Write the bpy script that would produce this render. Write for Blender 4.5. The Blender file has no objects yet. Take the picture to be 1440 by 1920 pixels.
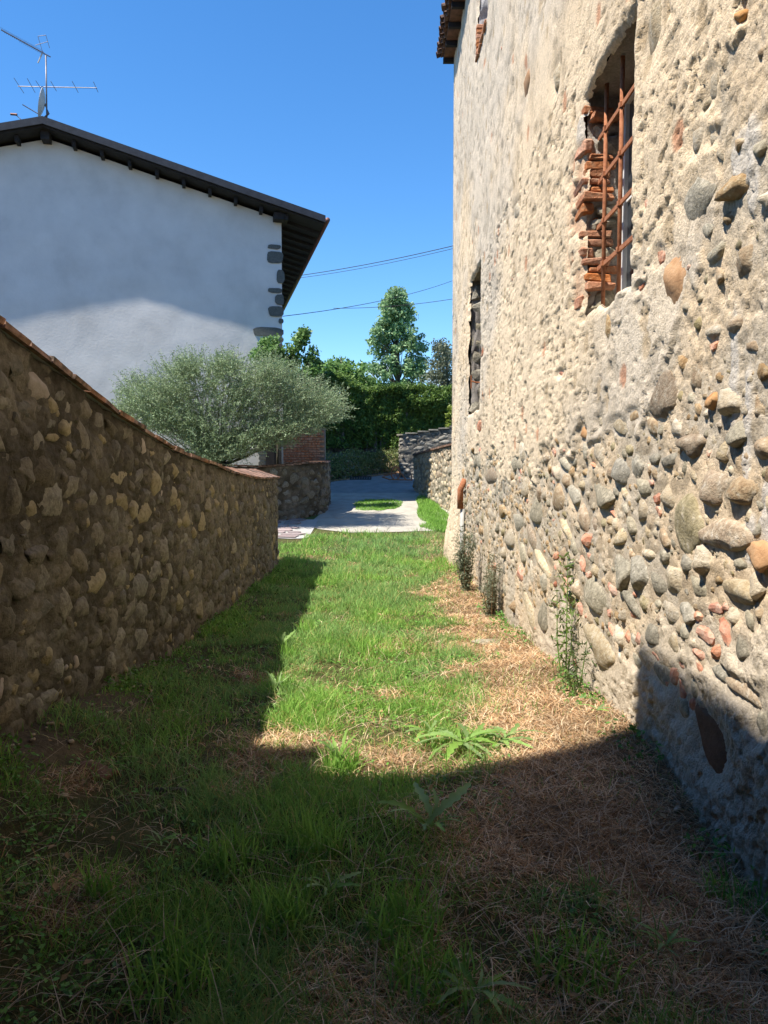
import bpy, math, random
import numpy as np
from mathutils import Vector, Matrix, noise as mnoise
R = math.radians
scn = bpy.context.scene
col = scn.collection

# ------------------------------------------------------------------ camera
CAMZ = 1.6
PITCH = -math.atan(90/1440); YAW = -R(0.2)
cd = bpy.data.cameras.new('camera'); cam = bpy.data.objects.new('camera', cd); col.objects.link(cam)
cd.sensor_fit = 'VERTICAL'; cd.sensor_height = 36; cd.sensor_width = 27; cd.lens = 27
cd.clip_start = 0.05; cd.clip_end = 4000
cam.location = (0, 0, CAMZ); cam.rotation_euler = (R(90)+PITCH, 0, YAW)
scn.camera = cam

# ------------------------------------------------------------------ world, sun
SUN_AZ = R(28)      # light travels towards (cos, sin) of this angle
SUN_EL = R(60)
w = bpy.data.worlds.new('World'); scn.world = w; w.use_nodes = True
nt = w.node_tree; nt.nodes.clear()
wo = nt.nodes.new('ShaderNodeOutputWorld'); bg = nt.nodes.new('ShaderNodeBackground')
sky = nt.nodes.new('ShaderNodeTexSky'); sky.sky_type = 'NISHITA'; sky.sun_disc = False
sky.sun_elevation = SUN_EL
sky.sun_rotation = math.atan2(-math.cos(SUN_AZ), -math.sin(SUN_AZ)) % (2*math.pi)
sky.air_density = 1.0; sky.dust_density = 0.0; sky.ozone_density = 6.0; sky.altitude = 100
bg.inputs[1].default_value = 0.075
# deepen the blue of the clear summer sky, add a few small cumulus near the horizon
hs = nt.nodes.new('ShaderNodeHueSaturation'); hs.inputs['Saturation'].default_value = 1.2; hs.inputs['Value'].default_value = 1.6
nt.links.new(sky.outputs[0], hs.inputs['Color'])
tc = nt.nodes.new('ShaderNodeTexCoord'); mp = nt.nodes.new('ShaderNodeMapping'); mp.inputs['Scale'].default_value = (1, 1, 2.2)
mp.inputs['Location'].default_value = (0.35, 0.1, 0.02)
nz = nt.nodes.new('ShaderNodeTexNoise'); nz.inputs['Scale'].default_value = 13; nz.inputs['Detail'].default_value = 6
nt.links.new(tc.outputs['Generated'], mp.inputs[0]); nt.links.new(mp.outputs[0], nz.inputs[0])
sx = nt.nodes.new('ShaderNodeSeparateXYZ'); nt.links.new(tc.outputs['Generated'], sx.inputs[0])
rz = nt.nodes.new('ShaderNodeMapRange'); rz.inputs[1].default_value = 0.155; rz.inputs[2].default_value = 0.11
nt.links.new(sx.outputs[2], rz.inputs[0])
rn = nt.nodes.new('ShaderNodeMapRange'); rn.inputs[1].default_value = 0.56; rn.inputs[2].default_value = 0.68
nt.links.new(nz.outputs[0], rn.inputs[0])
mu = nt.nodes.new('ShaderNodeMath'); mu.operation = 'MULTIPLY'; nt.links.new(rz.outputs[0], mu.inputs[0]); nt.links.new(rn.outputs[0], mu.inputs[1])
mx = nt.nodes.new('ShaderNodeMixRGB'); nt.links.new(mu.outputs[0], mx.inputs[0]); nt.links.new(hs.outputs[0], mx.inputs[1]); mx.inputs[2].default_value = (5.5, 5.8, 6.3, 1)
nt.links.new(mx.outputs[0], bg.inputs[0]); nt.links.new(bg.outputs[0], wo.inputs[0])

sd = bpy.data.lights.new('sun', 'SUN'); so = bpy.data.objects.new('sun', sd); col.objects.link(so)
sd.energy = 5.0; sd.angle = R(0.6); sd.color = (1.0, 0.93, 0.82)
tv = Vector((math.cos(SUN_AZ)*math.cos(SUN_EL), math.sin(SUN_AZ)*math.cos(SUN_EL), -math.sin(SUN_EL)))
so.rotation_euler = tv.to_track_quat('-Z', 'Y').to_euler(); so.location = (-10, -5, 20)
scn.view_settings.view_transform = 'Standard'; scn.view_settings.look = 'None'
scn.view_settings.exposure = 0.98; scn.view_settings.gamma = 1; scn.view_settings.use_curve_mapping = False

# ------------------------------------------------------------------ helpers
rng = np.random.default_rng(7); random.seed(7)
_f = Vector((math.sin(-YAW)*math.cos(PITCH), math.cos(-YAW)*math.cos(PITCH), math.sin(PITCH)))
_r = Vector((math.cos(-YAW), -math.sin(-YAW), 0)); _u = _r.cross(_f)
def ray(px, py): return _f + _r*((px-720)/1440) - _u*((py-960)/1440)
def on_x(px, py, X):
    d = ray(px, py); t = X/d.x; return Vector((X, d.y*t, CAMZ+d.z*t))
def on_y(px, py, Y):
    d = ray(px, py); t = Y/d.y; return Vector((d.x*t, Y, CAMZ+d.z*t))
def on_plane(px, py, p, n):
    d = ray(px, py); c = Vector((0, 0, CAMZ)); t = (Vector(p)-c).dot(n)/d.dot(n); return c+d*t
def on_ground(px, py):
    d = ray(px, py); t = 1.0
    for i in range(4000):
        p = d*t
        if CAMZ+p.z < float(G(np.array([p.x]), np.array([p.y]))[0]): break
        t *= 1.002
    return Vector((p.x, p.y, CAMZ+p.z))

def _h(ix, iy, s):
    n = (ix.astype(np.int64)*374761393 + iy.astype(np.int64)*668265263 + s*1442695041) & 0xffffffff
    n = ((n ^ (n >> 13))*1274126177) & 0xffffffff
    n = (n ^ (n >> 16)) & 0xffffffff
    return n/4294967295.0
def vn(x, y, s=0):
    ix = np.floor(x); iy = np.floor(y); fx = x-ix; fy = y-iy
    fx = fx*fx*fx*(fx*(fx*6-15)+10); fy = fy*fy*fy*(fy*(fy*6-15)+10)
    a = _h(ix, iy, s); b = _h(ix+1, iy, s); c = _h(ix, iy+1, s); d = _h(ix+1, iy+1, s)
    return (a*(1-fx)+b*fx)*(1-fy)+(c*(1-fx)+d*fx)*fy
def fbm(x, y, o=4, s=0, g=0.5):
    t = 0; a = 1; n = 0
    for i in range(o):
        t = t+a*vn(x*2**i+13.7*i, y*2**i+7.3*i, s+i*17); n += a; a *= g
    return t/n
def worley(x, y, s=0):
    ix = np.floor(x); iy = np.floor(y); best = np.full(np.shape(x), 9.0); idv = np.zeros(np.shape(x))
    for dx in (-1, 0, 1):
        for dy in (-1, 0, 1):
            cx = ix+dx; cy = iy+dy
            d = np.hypot(cx+_h(cx, cy, s)-x, cy+_h(cx, cy, s+5)-y)
            m = d < best; best = np.where(m, d, best); idv = np.where(m, _h(cx, cy, s+9), idv)
    return best, idv
def ss(a, b, x):
    t = np.clip((x-a)/(b-a), 0, 1); return t*t*(3-2*t)
def lerp3(a, b, t): return np.asarray(a)[None, :]*(1-t[:, None])+np.asarray(b)[None, :]*t[:, None] if np.ndim(a) == 1 and np.ndim(b) == 1 else a*(1-t[:, None])+np.asarray(b)*t[:, None]

def mesh_np(name, V, F, C=None, smooth=True):
    V = np.asarray(V, dtype=np.float32); F = np.asarray(F, dtype=np.int32)
    me = bpy.data.meshes.new(name)
    me.vertices.add(len(V)); me.vertices.foreach_set('co', V.ravel())
    k = F.shape[1]; me.loops.add(F.size); me.loops.foreach_set('vertex_index', F.ravel())
    me.polygons.add(len(F)); me.polygons.foreach_set('loop_start', np.arange(0, F.size, k, dtype=np.int32))
    me.polygons.foreach_set('use_smooth', np.full(len(F), smooth))
    me.update(calc_edges=True)
    if C is not None:
        at = me.color_attributes.new('Col', 'FLOAT_COLOR', 'POINT')
        c4 = np.ones((len(V), 4), dtype=np.float32); c4[:, :3] = C; at.data.foreach_set('color', c4.ravel())
    return me
def link(name, me, mat, parent=None, label=None, cat=None, group=None, kind=None):
    if mat is not None and len(me.materials) == 0: me.materials.append(mat)
    o = bpy.data.objects.new(name, me); col.objects.link(o)
    if parent is not None:
        o.parent = parent; o.matrix_parent_inverse = Matrix.Translation(-parent.location)
    tagp(o, label, cat, group, kind); return o
def tagp(o, label=None, cat=None, group=None, kind=None):
    if label: o['label'] = label
    if cat: o['category'] = cat
    if group: o['group'] = group
    if kind: o['kind'] = kind
def empty(name, loc, label=None, cat=None, group=None, kind=None):
    o = bpy.data.objects.new(name, None); col.objects.link(o); o.location = loc; o.empty_display_size = .2
    tagp(o, label, cat, group, kind); return o
def part(name, me, mat, parent, M=None, label=None, kind=None):
    """a part in world coordinates under its thing; M = world matrix"""
    if mat is not None and len(me.materials) == 0: me.materials.append(mat)
    o = bpy.data.objects.new(name, me); col.objects.link(o); o.parent = parent
    o.matrix_parent_inverse = Matrix.Translation(-parent.location)
    if M is not None: o.matrix_basis = M
    tagp(o, label, kind=kind); return o

def sub(name, me, mat, par):
    """a piece of a part: one level deeper, mesh in world coordinates like its part"""
    if mat is not None and len(me.materials) == 0: me.materials.append(mat)
    o = bpy.data.objects.new(name, me); col.objects.link(o); o.parent = par; return o

class MB:
    def __init__(s): s.v = []; s.f = []
    def box(s, c, sz, X=(1, 0, 0), Y=(0, 1, 0), Z=(0, 0, 1), jit=0, taper=1):
        c = Vector(c); X = Vector(X); Y = Vector(Y); Z = Vector(Z); b = len(s.v)
        for i in (-1, 1):
            for j in (-1, 1):
                for k in (-1, 1):
                    t = taper if k > 0 else 1
                    p = c+X*(i*sz[0]/2*t)+Y*(j*sz[1]/2*t)+Z*(k*sz[2]/2)
                    if jit: p += Vector((random.uniform(-jit, jit), random.uniform(-jit, jit), random.uniform(-jit, jit)))
                    s.v.append(tuple(p))
        for q in ((0, 1, 3, 2), (4, 6, 7, 5), (0, 4, 5, 1), (2, 3, 7, 6), (0, 2, 6, 4), (1, 5, 7, 3)): s.f.append(tuple(b+i for i in q))
        return s
    def tube(s, pts, rad, n=6):
        pts = [Vector(p) for p in pts]; 
        if not hasattr(rad, '__len__'): rad = [rad]*len(pts)
        rings = []
        for i, p in enumerate(pts):
            d = (pts[min(i+1, len(pts)-1)]-pts[max(i-1, 0)]).normalized()
            a = d.cross(Vector((0, 0, 1)) if abs(d.z) < .9 else Vector((1, 0, 0))).normalized(); b2 = d.cross(a)
            base = len(s.v)
            for k in range(n):
                t = 2*math.pi*k/n; s.v.append(tuple(p+(a*math.cos(t)+b2*math.sin(t))*rad[i]))
            rings.append(base)
        for i in range(len(pts)-1):
            for k in range(n): s.f.append((rings[i]+k, rings[i]+(k+1) % n, rings[i+1]+(k+1) % n, rings[i+1]+k))
        s.f.append(tuple(rings[0]+k for k in reversed(range(n)))); s.f.append(tuple(rings[-1]+k for k in range(n)))
        return s
    def poly(s, pts):
        b = len(s.v); s.v += [tuple(p) for p in pts]; s.f.append(tuple(range(b, b+len(pts)))); return s
    def prism(s, poly, off):
        """closed prism: polygon points + offset vector"""
        n = len(poly); b = len(s.v); off = Vector(off)
        s.v += [tuple(p) for p in poly]; s.v += [tuple(Vector(p)+off) for p in poly]
        s.f.append(tuple(b+i for i in range(n))); s.f.append(tuple(b+n+i for i in reversed(range(n))))
        for i in range(n): s.f.append((b+i, b+(i+1) % n, b+n+(i+1) % n, b+n+i))
        return s
    def me(s, name, smooth=False):
        m = bpy.data.meshes.new(name); m.from_pydata(s.v, [], s.f); m.update()
        if smooth:
            for p in m.polygons: p.use_smooth = True
        return m

# ------------------------------------------------------------------ materials
def mat(name, cols, scale=8, rough=.85, bump=.3, bscale=60, attr=False, objrand=0.0, detail=6, bdist=.01, stretch=None,
        trans=0, metal=0, mott=0.25, spec=.3, ramp=(0.3, 0.7), facing=None):
    m = bpy.data.materials.new(name); m.use_nodes = True; t = m.node_tree; N = t.nodes; L = t.links
    p = N['Principled BSDF']; p.inputs['Roughness'].default_value = rough; p.inputs['Metallic'].default_value = metal
    p.inputs['Specular IOR Level'].default_value = spec
    geo = N.new('ShaderNodeNewGeometry'); mpn = N.new('ShaderNodeMapping'); L.new(geo.outputs['Position'], mpn.inputs[0])
    if stretch: mpn.inputs['Scale'].default_value = stretch
    n1 = N.new('ShaderNodeTexNoise'); n1.inputs['Scale'].default_value = scale; n1.inputs['Detail'].default_value = detail; n1.inputs['Roughness'].default_value = .6
    L.new(mpn.outputs[0], n1.inputs[0])
    if attr:
        a = N.new('ShaderNodeAttribute'); a.attribute_name = 'Col'
        mr = N.new('ShaderNodeMapRange'); mr.inputs[1].default_value = .25; mr.inputs[2].default_value = .75
        mr.inputs[3].default_value = 1-mott; mr.inputs[4].default_value = 1+mott; L.new(n1.outputs[0], mr.inputs[0])
        vm = N.new('ShaderNodeVectorMath'); vm.operation = 'SCALE'; L.new(a.outputs['Color'], vm.inputs[0]); L.new(mr.outputs[0], vm.inputs['Scale'])
        out = vm.outputs[0]
    else:
        cr = N.new('ShaderNodeValToRGB'); els = cr.color_ramp.elements
        k = len(cols)
        els[0].color = (*cols[0], 1); els[0].position = ramp[0]
        els[1].color = (*cols[-1], 1); els[1].position = ramp[1]
        for i in range(1, k-1):
            e = els.new(ramp[0]+(ramp[1]-ramp[0])*i/(k-1)); e.color = (*cols[i], 1)
        L.new(n1.outputs[0], cr.inputs[0]); out = cr.outputs[0]
    if objrand:
        oi = N.new('ShaderNodeObjectInfo')
        mr = N.new('ShaderNodeMapRange'); mr.inputs[3].default_value = 1-objrand; mr.inputs[4].default_value = 1+objrand; L.new(oi.outputs['Random'], mr.inputs[0])
        vm = N.new('ShaderNodeVectorMath'); vm.operation = 'SCALE'; L.new(out, vm.inputs[0]); L.new(mr.outputs[0], vm.inputs['Scale'])
        hsn = N.new('ShaderNodeHueSaturation'); L.new(vm.outputs[0], hsn.inputs['Color'])
        mh = N.new('ShaderNodeMath'); mh.operation = 'MULTIPLY'; mh.inputs[1].default_value = 7.31; L.new(oi.outputs['Random'], mh.inputs[0])
        fr = N.new('ShaderNodeMath'); fr.operation = 'FRACT'; L.new(mh.outputs[0], fr.inputs[0])
        ms = N.new('ShaderNodeMapRange'); ms.inputs[3].default_value = 1-objrand; ms.inputs[4].default_value = 1+objrand*.6; L.new(fr.outputs[0], ms.inputs[0])
        L.new(ms.outputs[0], hsn.inputs['Saturation']); out = hsn.outputs[0]
    L.new(out, p.inputs['Base Color'])
    if bump:
        n2 = N.new('ShaderNodeTexNoise'); n2.inputs['Scale'].default_value = bscale; n2.inputs['Detail'].default_value = 8; n2.inputs['Roughness'].default_value = .65
        L.new(mpn.outputs[0], n2.inputs[0])
        bp = N.new('ShaderNodeBump'); bp.inputs['Strength'].default_value = bump; bp.inputs['Distance'].default_value = bdist
        L.new(n2.outputs[0], bp.inputs['Height']); L.new(bp.outputs[0], p.inputs['Normal'])
    if trans:
        tr = N.new('ShaderNodeBsdfTranslucent'); L.new(out, tr.inputs[0]); ms = N.new('ShaderNodeMixShader'); ms.inputs[0].default_value = trans
        L.new(p.outputs[0], ms.inputs[1]); L.new(tr.outputs[0], ms.inputs[2]); L.new(ms.outputs[0], N['Material Output'].inputs[0])
    return m

M = {}
M['plaster'] = mat('old_plaster', None, scale=55, rough=.95, bump=.8, bscale=75, attr=True, mott=.27, bdist=.016, spec=.1)
M['mortar'] = mat('dark_mortar', None, scale=40, rough=.95, bump=.7, bscale=70, attr=True, mott=.35, bdist=.02, spec=.1)
M['s_brown'] = mat('brown_sandstone', [(.20, .13, .07), (.31, .215, .125), (.37, .28, .175), (.50, .43, .33)], scale=26, bump=1.0, bscale=55, objrand=.25, bdist=.015, spec=.15)
M['s_tan'] = mat('tan_sandstone', [(.29, .23, .15), (.41, .33, .22), (.46, .39, .28), (.55, .48, .38)], scale=26, bump=1.0, bscale=55, objrand=.2, bdist=.015, spec=.15)
M['s_grey'] = mat('grey_stone', [(.17, .15, .11), (.27, .24, .18), (.33, .295, .22), (.47, .41, .32)], scale=28, bump=1.0, bscale=55, objrand=.22, bdist=.015, spec=.15)
M['s_olive'] = mat('olive_stone', [(.15, .125, .065), (.25, .21, .12), (.31, .26, .16), (.46, .40, .30)], scale=20, bump=.9, bscale=35, objrand=.15, bdist=.02, spec=.15)
M['s_orange'] = mat('orange_sandstone', [(.30, .155, .065), (.40, .22, .10), (.44, .27, .14)], scale=14, bump=.5, bscale=60, objrand=.12, bdist=.01, spec=.15)
M['s_dark'] = mat('dark_red_stone', [(.12, .06, .035), (.19, .10, .06)], scale=14, bump=.4, bscale=60, objrand=.1, spec=.15)
M['brick'] = mat('broken_brick', [(.34, .13, .075), (.45, .19, .115), (.50, .29, .20), (.55, .42, .32)], scale=18, bump=.6, bscale=60, objrand=.15, bdist=.012, spec=.1)
M['brickb'] = mat('jamb_brick', [(.34, .13, .06), (.46, .20, .10), (.42, .26, .16)], scale=25, bump=.9, bscale=40, objrand=.2, bdist=.02, spec=.1)
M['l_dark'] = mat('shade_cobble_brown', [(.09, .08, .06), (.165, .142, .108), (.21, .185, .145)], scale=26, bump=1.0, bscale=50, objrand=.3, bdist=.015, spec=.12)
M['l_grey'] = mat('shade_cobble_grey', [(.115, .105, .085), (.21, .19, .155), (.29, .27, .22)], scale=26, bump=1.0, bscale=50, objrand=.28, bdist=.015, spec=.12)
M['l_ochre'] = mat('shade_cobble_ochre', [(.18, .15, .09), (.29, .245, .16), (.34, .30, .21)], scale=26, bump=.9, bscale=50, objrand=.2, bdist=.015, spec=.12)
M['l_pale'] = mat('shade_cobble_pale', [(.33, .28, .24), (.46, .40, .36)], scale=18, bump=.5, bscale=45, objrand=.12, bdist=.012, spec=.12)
M['tile'] = mat('coping_terracotta', [(.05, .04, .03), (.13, .085, .06), (.27, .15, .105), (.36, .22, .155)], scale=9, bump=.4, bscale=60, objrand=.22, spec=.15)
M['iron'] = mat('rusty_iron', [(.20, .07, .035), (.33, .13, .06), (.38, .17, .09)], scale=30, bump=.5, bscale=150, rough=.9, bdist=.003)
M['white'] = mat('white_paint', [(.62, .62, .60), (.75, .75, .73)], scale=12, bump=.1, bscale=80, rough=.55)
M['pvc'] = mat('grey_pvc', [(.33, .32, .29), (.42, .41, .38)], scale=12, bump=.1, bscale=80, rough=.6)
M['glass'] = mat('dark_glass', [(.03, .035, .04), (.05, .055, .06)], scale=3, bump=0, rough=.08, spec=.6)
M['wood'] = mat('weathered_wood', [(.16, .09, .045), (.30, .18, .09)], scale=12, bump=.4, bscale=80, stretch=(4, 4, .5))
M['eave'] = mat('dark_eave_timber', [(.014, .014, .016), (.03, .028, .03)], scale=6, bump=.3, bscale=40, rough=.8)
M['roofing'] = mat('dark_roof_edge', [(.024, .026, .032), (.045, .048, .058)], scale=6, bump=.2, bscale=40, rough=.55)
M['rooftile'] = mat('old_roof_tile', [(.07, .045, .035), (.14, .08, .06), (.19, .11, .08)], scale=9, bump=.4, bscale=60, objrand=.25)
M['housewall'] = mat('white_house_render', [(.53, .52, .505), (.60, .59, .575), (.65, .64, .625)], scale=.9, bump=.25, bscale=14, bdist=.02, detail=8, spec=.1, ramp=(.3, .66))
M['quoin'] = mat('grey_corner_stone', [(.085, .09, .085), (.14, .145, .135)], scale=20, bump=.5, bscale=60, spec=.1)
M['alu'] = mat('antenna_metal', [(.13, .12, .13), (.22, .21, .21)], scale=10, bump=0, metal=.6, rough=.5)
M['dish'] = mat('dish_paint', [(.42, .41, .39), (.52, .51, .49)], scale=8, bump=0, rough=.5)
M['copper'] = mat('gutter_copper', [(.12, .06, .05), (.20, .10, .08)], scale=8, bump=.1, rough=.6, metal=.3)
M['cable'] = mat('cable_black', [(.03, .03, .035), (.05, .05, .055)], scale=8, bump=0)
M['soil'] = mat('soil', None, scale=30, bump=.8, bscale=60, attr=True, mott=.4, bdist=.02, spec=.05)
M['concrete'] = mat('pale_concrete', [(.29, .265, .225), (.37, .345, .295), (.42, .395, .34)], scale=2.5, bump=.3, bscale=60, spec=.15, detail=10)
M['asphalt'] = mat('worn_asphalt', [(.20, .195, .185), (.29, .28, .265)], scale=3, bump=.4, bscale=90, spec=.15, detail=10)
M['mortar_b'] = mat('brick_mortar', [(.20, .16, .13), (.28, .23, .19)], scale=8, bump=.3, bscale=60)
M['flag'] = mat('porphyry_flagstone', [(.20, .16, .155), (.30, .24, .235), (.34, .29, .28)], scale=8, bump=.3, bscale=60, objrand=.2, spec=.15)
M['joint'] = mat('pale_joint', [(.34, .33, .31), (.42, .41, .39)], scale=8, bump=.3, bscale=60)
M['grass'] = mat('grass_blade', None, scale=3, rough=.55, bump=0, attr=True, mott=.15, trans=.5, spec=.25)
M['straw'] = mat('dry_straw', None, scale=5, rough=.8, bump=0, attr=True, mott=.2, trans=.2, spec=.15)
M['leaf'] = mat('leaf_green', None, scale=.8, rough=.5, bump=0, attr=True, mott=.2, trans=.35, spec=.35)
M['bark'] = mat('bark', [(.09, .075, .055), (.17, .145, .11)], scale=10, bump=.8, bscale=30, stretch=(3, 3, .6), bdist=.02)
M['weed'] = mat('weed_leaf', [(.16, .28, .06), (.26, .42, .11)], scale=9, bump=.3, bscale=40, rough=.55, trans=.35, objrand=.2)
M['hill'] = mat('far_wooded_hill', [(.035, .06, .05), (.06, .09, .07)], scale=.03, bump=.6, bscale=.2, bdist=3)
M['metal_grate'] = mat('cast_iron', [(.03, .03, .03), (.06, .055, .05)], scale=8, bump=.2)

# ------------------------------------------------------------------ terrain
GY = np.array([-30, 0, 3, 4.3, 5.5, 8, 12, 16, 20, 22, 24, 27, 31, 36, 45, 60, 100, 400])
GZ = np.array([.15, .12, .07, .0, -.13, -.25, -.34, -.38, -.34, -.20, .04, .33, .80, 1.33, 1.9, 2.3, 3.0, 5])
_yy = np.arange(-30, 400, .25); _zz = np.interp(_yy, GY, GZ)
_k = np.hanning(9); _k /= _k.sum(); _zs = np.convolve(np.pad(_zz, 4, mode='edge'), _k, 'valid')
def G(x, y):
    z = np.interp(y, _yy, _zs)
    cor = ss(-4, -3, x)*ss(4, 3, x)*(1-ss(19, 21, y))
    z = z+cor*((fbm(x*1.3, y*1.3, 3, 5)-.5)*.09+(fbm(x*7, y*7, 2, 8)-.5)*.03)
    z = z+cor*.10*ss(.7, 1.45, x)*(1-ss(6, 9, y)*.6)*ss(3.0, 4.3, y)-cor*.13*ss(.7, 1.45, x)*ss(4.0, 2.8, y)+cor*.16*ss(-1.35, -1.95, x)*(1-ss(4.5, 7, y)*.8)
    return z
xs = np.concatenate([[-400, -150, -60, -25, -12, -7], np.arange(-5, -2.2, .3), np.arange(-2.2, 1.8, .05), np.arange(1.8, 6, .3), [8, 14, 25, 60, 150, 400]])
ys = np.concatenate([[-200, -60, -20, -8, -4, -1, 0], np.arange(.5, 8, .05), np.arange(8, 20, .12), np.arange(20, 46, .25), [50, 60, 80, 120, 200, 400, 900]])
X, Y = np.meshgrid(xs, ys); V = np.stack([X.ravel(), Y.ravel(), G(X.ravel(), Y.ravel())], 1)
def gridF(nr, nc):
    i = np.arange(nr*nc).reshape(nr, nc); return np.stack([i[:-1, :-1].ravel(), i[:-1, 1:].ravel(), i[1:, 1:].ravel(), i[1:, :-1].ravel()], 1)
def dryness(x, y):
    """0 green .. 1 straw"""
    b = x-.50-.22*ss(4.5, 8, y)-.25*ss(9, 14, y)
    d = ss(-.35, .35, b+(fbm(x*1.6, y*1.6, 3, 21)-.5)*1.3)
    d = np.maximum(d*(1-.55*ss(11, 16, y)), ss(.69, .76, fbm(x*1.9+5, y*1.9, 3, 33))*.6)
    d = np.maximum(d, np.exp(-(((x+.55)/.28)**2+((y-4.35)/.2)**2)))
    d = np.maximum(d, .9*np.exp(-(((x-.1)/.5)**2+((y-4.05)/.22)**2)))
    return np.clip(d, 0, 1)
d = dryness(V[:, 0], V[:, 1]); n = fbm(V[:, 0]*4, V[:, 1]*4, 4, 3)
C = lerp3((.075, .075, .03), (.20, .135, .075), d)*(.7+.6*n)[:, None]
far = ss(20, 24, V[:, 1]); C = C*(1-far[:, None])+np.array((.09, .12, .04))*far[:, None]
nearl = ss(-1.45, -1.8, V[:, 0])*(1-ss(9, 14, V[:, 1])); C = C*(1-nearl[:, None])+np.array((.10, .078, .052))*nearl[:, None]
link('ground', mesh_np('ground', V, gridF(len(ys), len(xs)), C), M['soil'], kind='structure')

# far hills all round
hv = []; na = 180
for r_, zf in ((700, 0), (900, 1), (1300, 1.3)):
    for i in range(na):
        a = 2*math.pi*i/na; h = 28+26*mnoise.noise((math.cos(a)*3, math.sin(a)*3, 2))+9*mnoise.noise((math.cos(a)*14, math.sin(a)*14, 5))
        hv.append((r_*math.cos(a), r_*math.sin(a), -5 if zf == 0 else max(6, h)*zf))
hf = [(j*na+i, j*na+(i+1) % na, (j+1)*na+(i+1) % na, (j+1)*na+i) for j in range(2) for i in range(na)]
link('hills', mesh_np('hills', np.array(hv), np.array(hf)), M['hill'], kind='structure')

# sheets draped on the ground
def sheet(name, a0, a1, n, f0, f1, m, mm, dz, kind='structure'):
    """loft along y between two x-curves"""
    yy = np.linspace(a0, a1, n); u = np.linspace(0, 1, m)
    x0 = np.array([f0(v) for v in yy]); x1 = np.array([f1(v) for v in yy])
    Xg = x0[:, None]*(1-u)+x1[:, None]*u; Yg = np.repeat(yy[:, None], m, 1)
    V = np.stack([Xg.ravel(), Yg.ravel(), G(Xg.ravel(), Yg.ravel())+dz], 1)
    return link(name, mesh_np(name, V, gridF(n, m)), mm, kind=kind)
ip = lambda ya, xa: (lambda v: float(np.interp(v, ya, xa)))
sheet('driveway', 20.9, 28.6, 60, ip([20.9, 21.5, 22.2, 24, 26, 28.6], [-.9, -1.75, -2.15, -1.9, -2.6, -3.2]), ip([20.9, 21.6, 23, 25, 28.6], [-.2, 3.6, 3.2, 2.3, 1.7]), 40, M['concrete'], .012)
sheet('road', 28.6, 37.5, 60, ip([28.6, 30, 31, 33, 36, 37.5], [-4.5, -3.4, -2.4, -1.1, .5, 1.0]), ip([28.6, 33, 37.5], [3, 4, 6]), 40, M['asphalt'], .012)

# ------------------------------------------------------------------ rocks
import bmesh
def rock_me(seed, sub=2, boxy=.75, rough=.18, chip=False, nc=9):
    bm = bmesh.new(); bmesh.ops.create_icosphere(bm, subdivisions=sub, radius=1)
    o = Vector((seed*3.1, seed*1.7, seed*.9)); rd = random.Random(seed)
    cuts = [(Vector((rd.uniform(-1, 1), rd.uniform(-1, .2), rd.uniform(-1, 1))).normalized(), rd.uniform(.56, .88)) for k in range(7 if chip else nc+4)]
    for v in bm.verts:
        c = v.co
        c = Vector([math.copysign(abs(t)**boxy, t) for t in c]); c = c/max(1e-6, (abs(c.x)**3.6+abs(c.y)**3.6+abs(c.z)**3.6)**(1/3.6))
        for nrm, dd in cuts:
            e = c.dot(nrm)-dd
            if e > 0: c -= nrm*e*.85
        c *= 1+rough*mnoise.noise(c*1.3+o)*1.9+rough*.55*mnoise.noise(c*3.7+o)
        v.co = c
    me = bpy.data.meshes.new('stone'); bm.to_mesh(me); bm.free()
    for p in me.polygons: p.use_smooth = not chip
    return me
_rk = {}
def rocks(key, sub=2, n=9, **kw):
    k = (key, sub, tuple(kw.items()))
    if k not in _rk:
        L_ = []
        for i in range(n):
            me = rock_me(hash_(key)+i*7+sub, sub, **kw); me.materials.append(M[key]); L_.append(me)
        _rk[k] = L_
    return _rk[k][random.randrange(n)]
def hash_(s): return sum(ord(c)*(i+3) for i, c in enumerate(s)) % 97
def wall_matrix(P, t, n, w, h, dep, rot):
    up = Vector((0, 0, 1)); t = Vector(t); n = Vector(n)
    a = t*math.cos(rot)+up*math.sin(rot); b = up*math.cos(rot)-t*math.sin(rot)
    m3 = Matrix((a*w/2, -n*dep, b*h/2)).transposed()
    return Matrix.Translation(P) @ m3.to_4x4()
def joined(items, name):
    """items: (mesh, matrix) -> one mesh"""
    VV = []; FF = []; b = 0
    for me, m in items:
        n = len(me.vertices); a = np.empty(n*3, np.float32); me.vertices.foreach_get('co', a); a = a.reshape(-1, 3)
        mm = np.array(m); VV.append(a @ mm[:3, :3].T+mm[:3, 3]); k = len(me.polygons); f = np.empty(k*3, np.int32)
        me.loops.foreach_get('vertex_index', f); FF.append(f.reshape(-1, 3)+b); b += n
    return mesh_np(name, np.concatenate(VV), np.concatenate(FF))

class Packer:
    def __init__(s): s.c = np.zeros((0, 4))
    def ok(s, x, z, w, h, k=.5):
        if len(s.c) == 0: return True
        dx = (s.c[:, 0]-x)/((s.c[:, 2]+w)*k); dz = (s.c[:, 1]-z)/((s.c[:, 3]+h)*k)
        return np.min(dx*dx+dz*dz) > 1
    def add(s, x, z, w, h): s.c = np.vstack([s.c, [x, z, w, h]])

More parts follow.
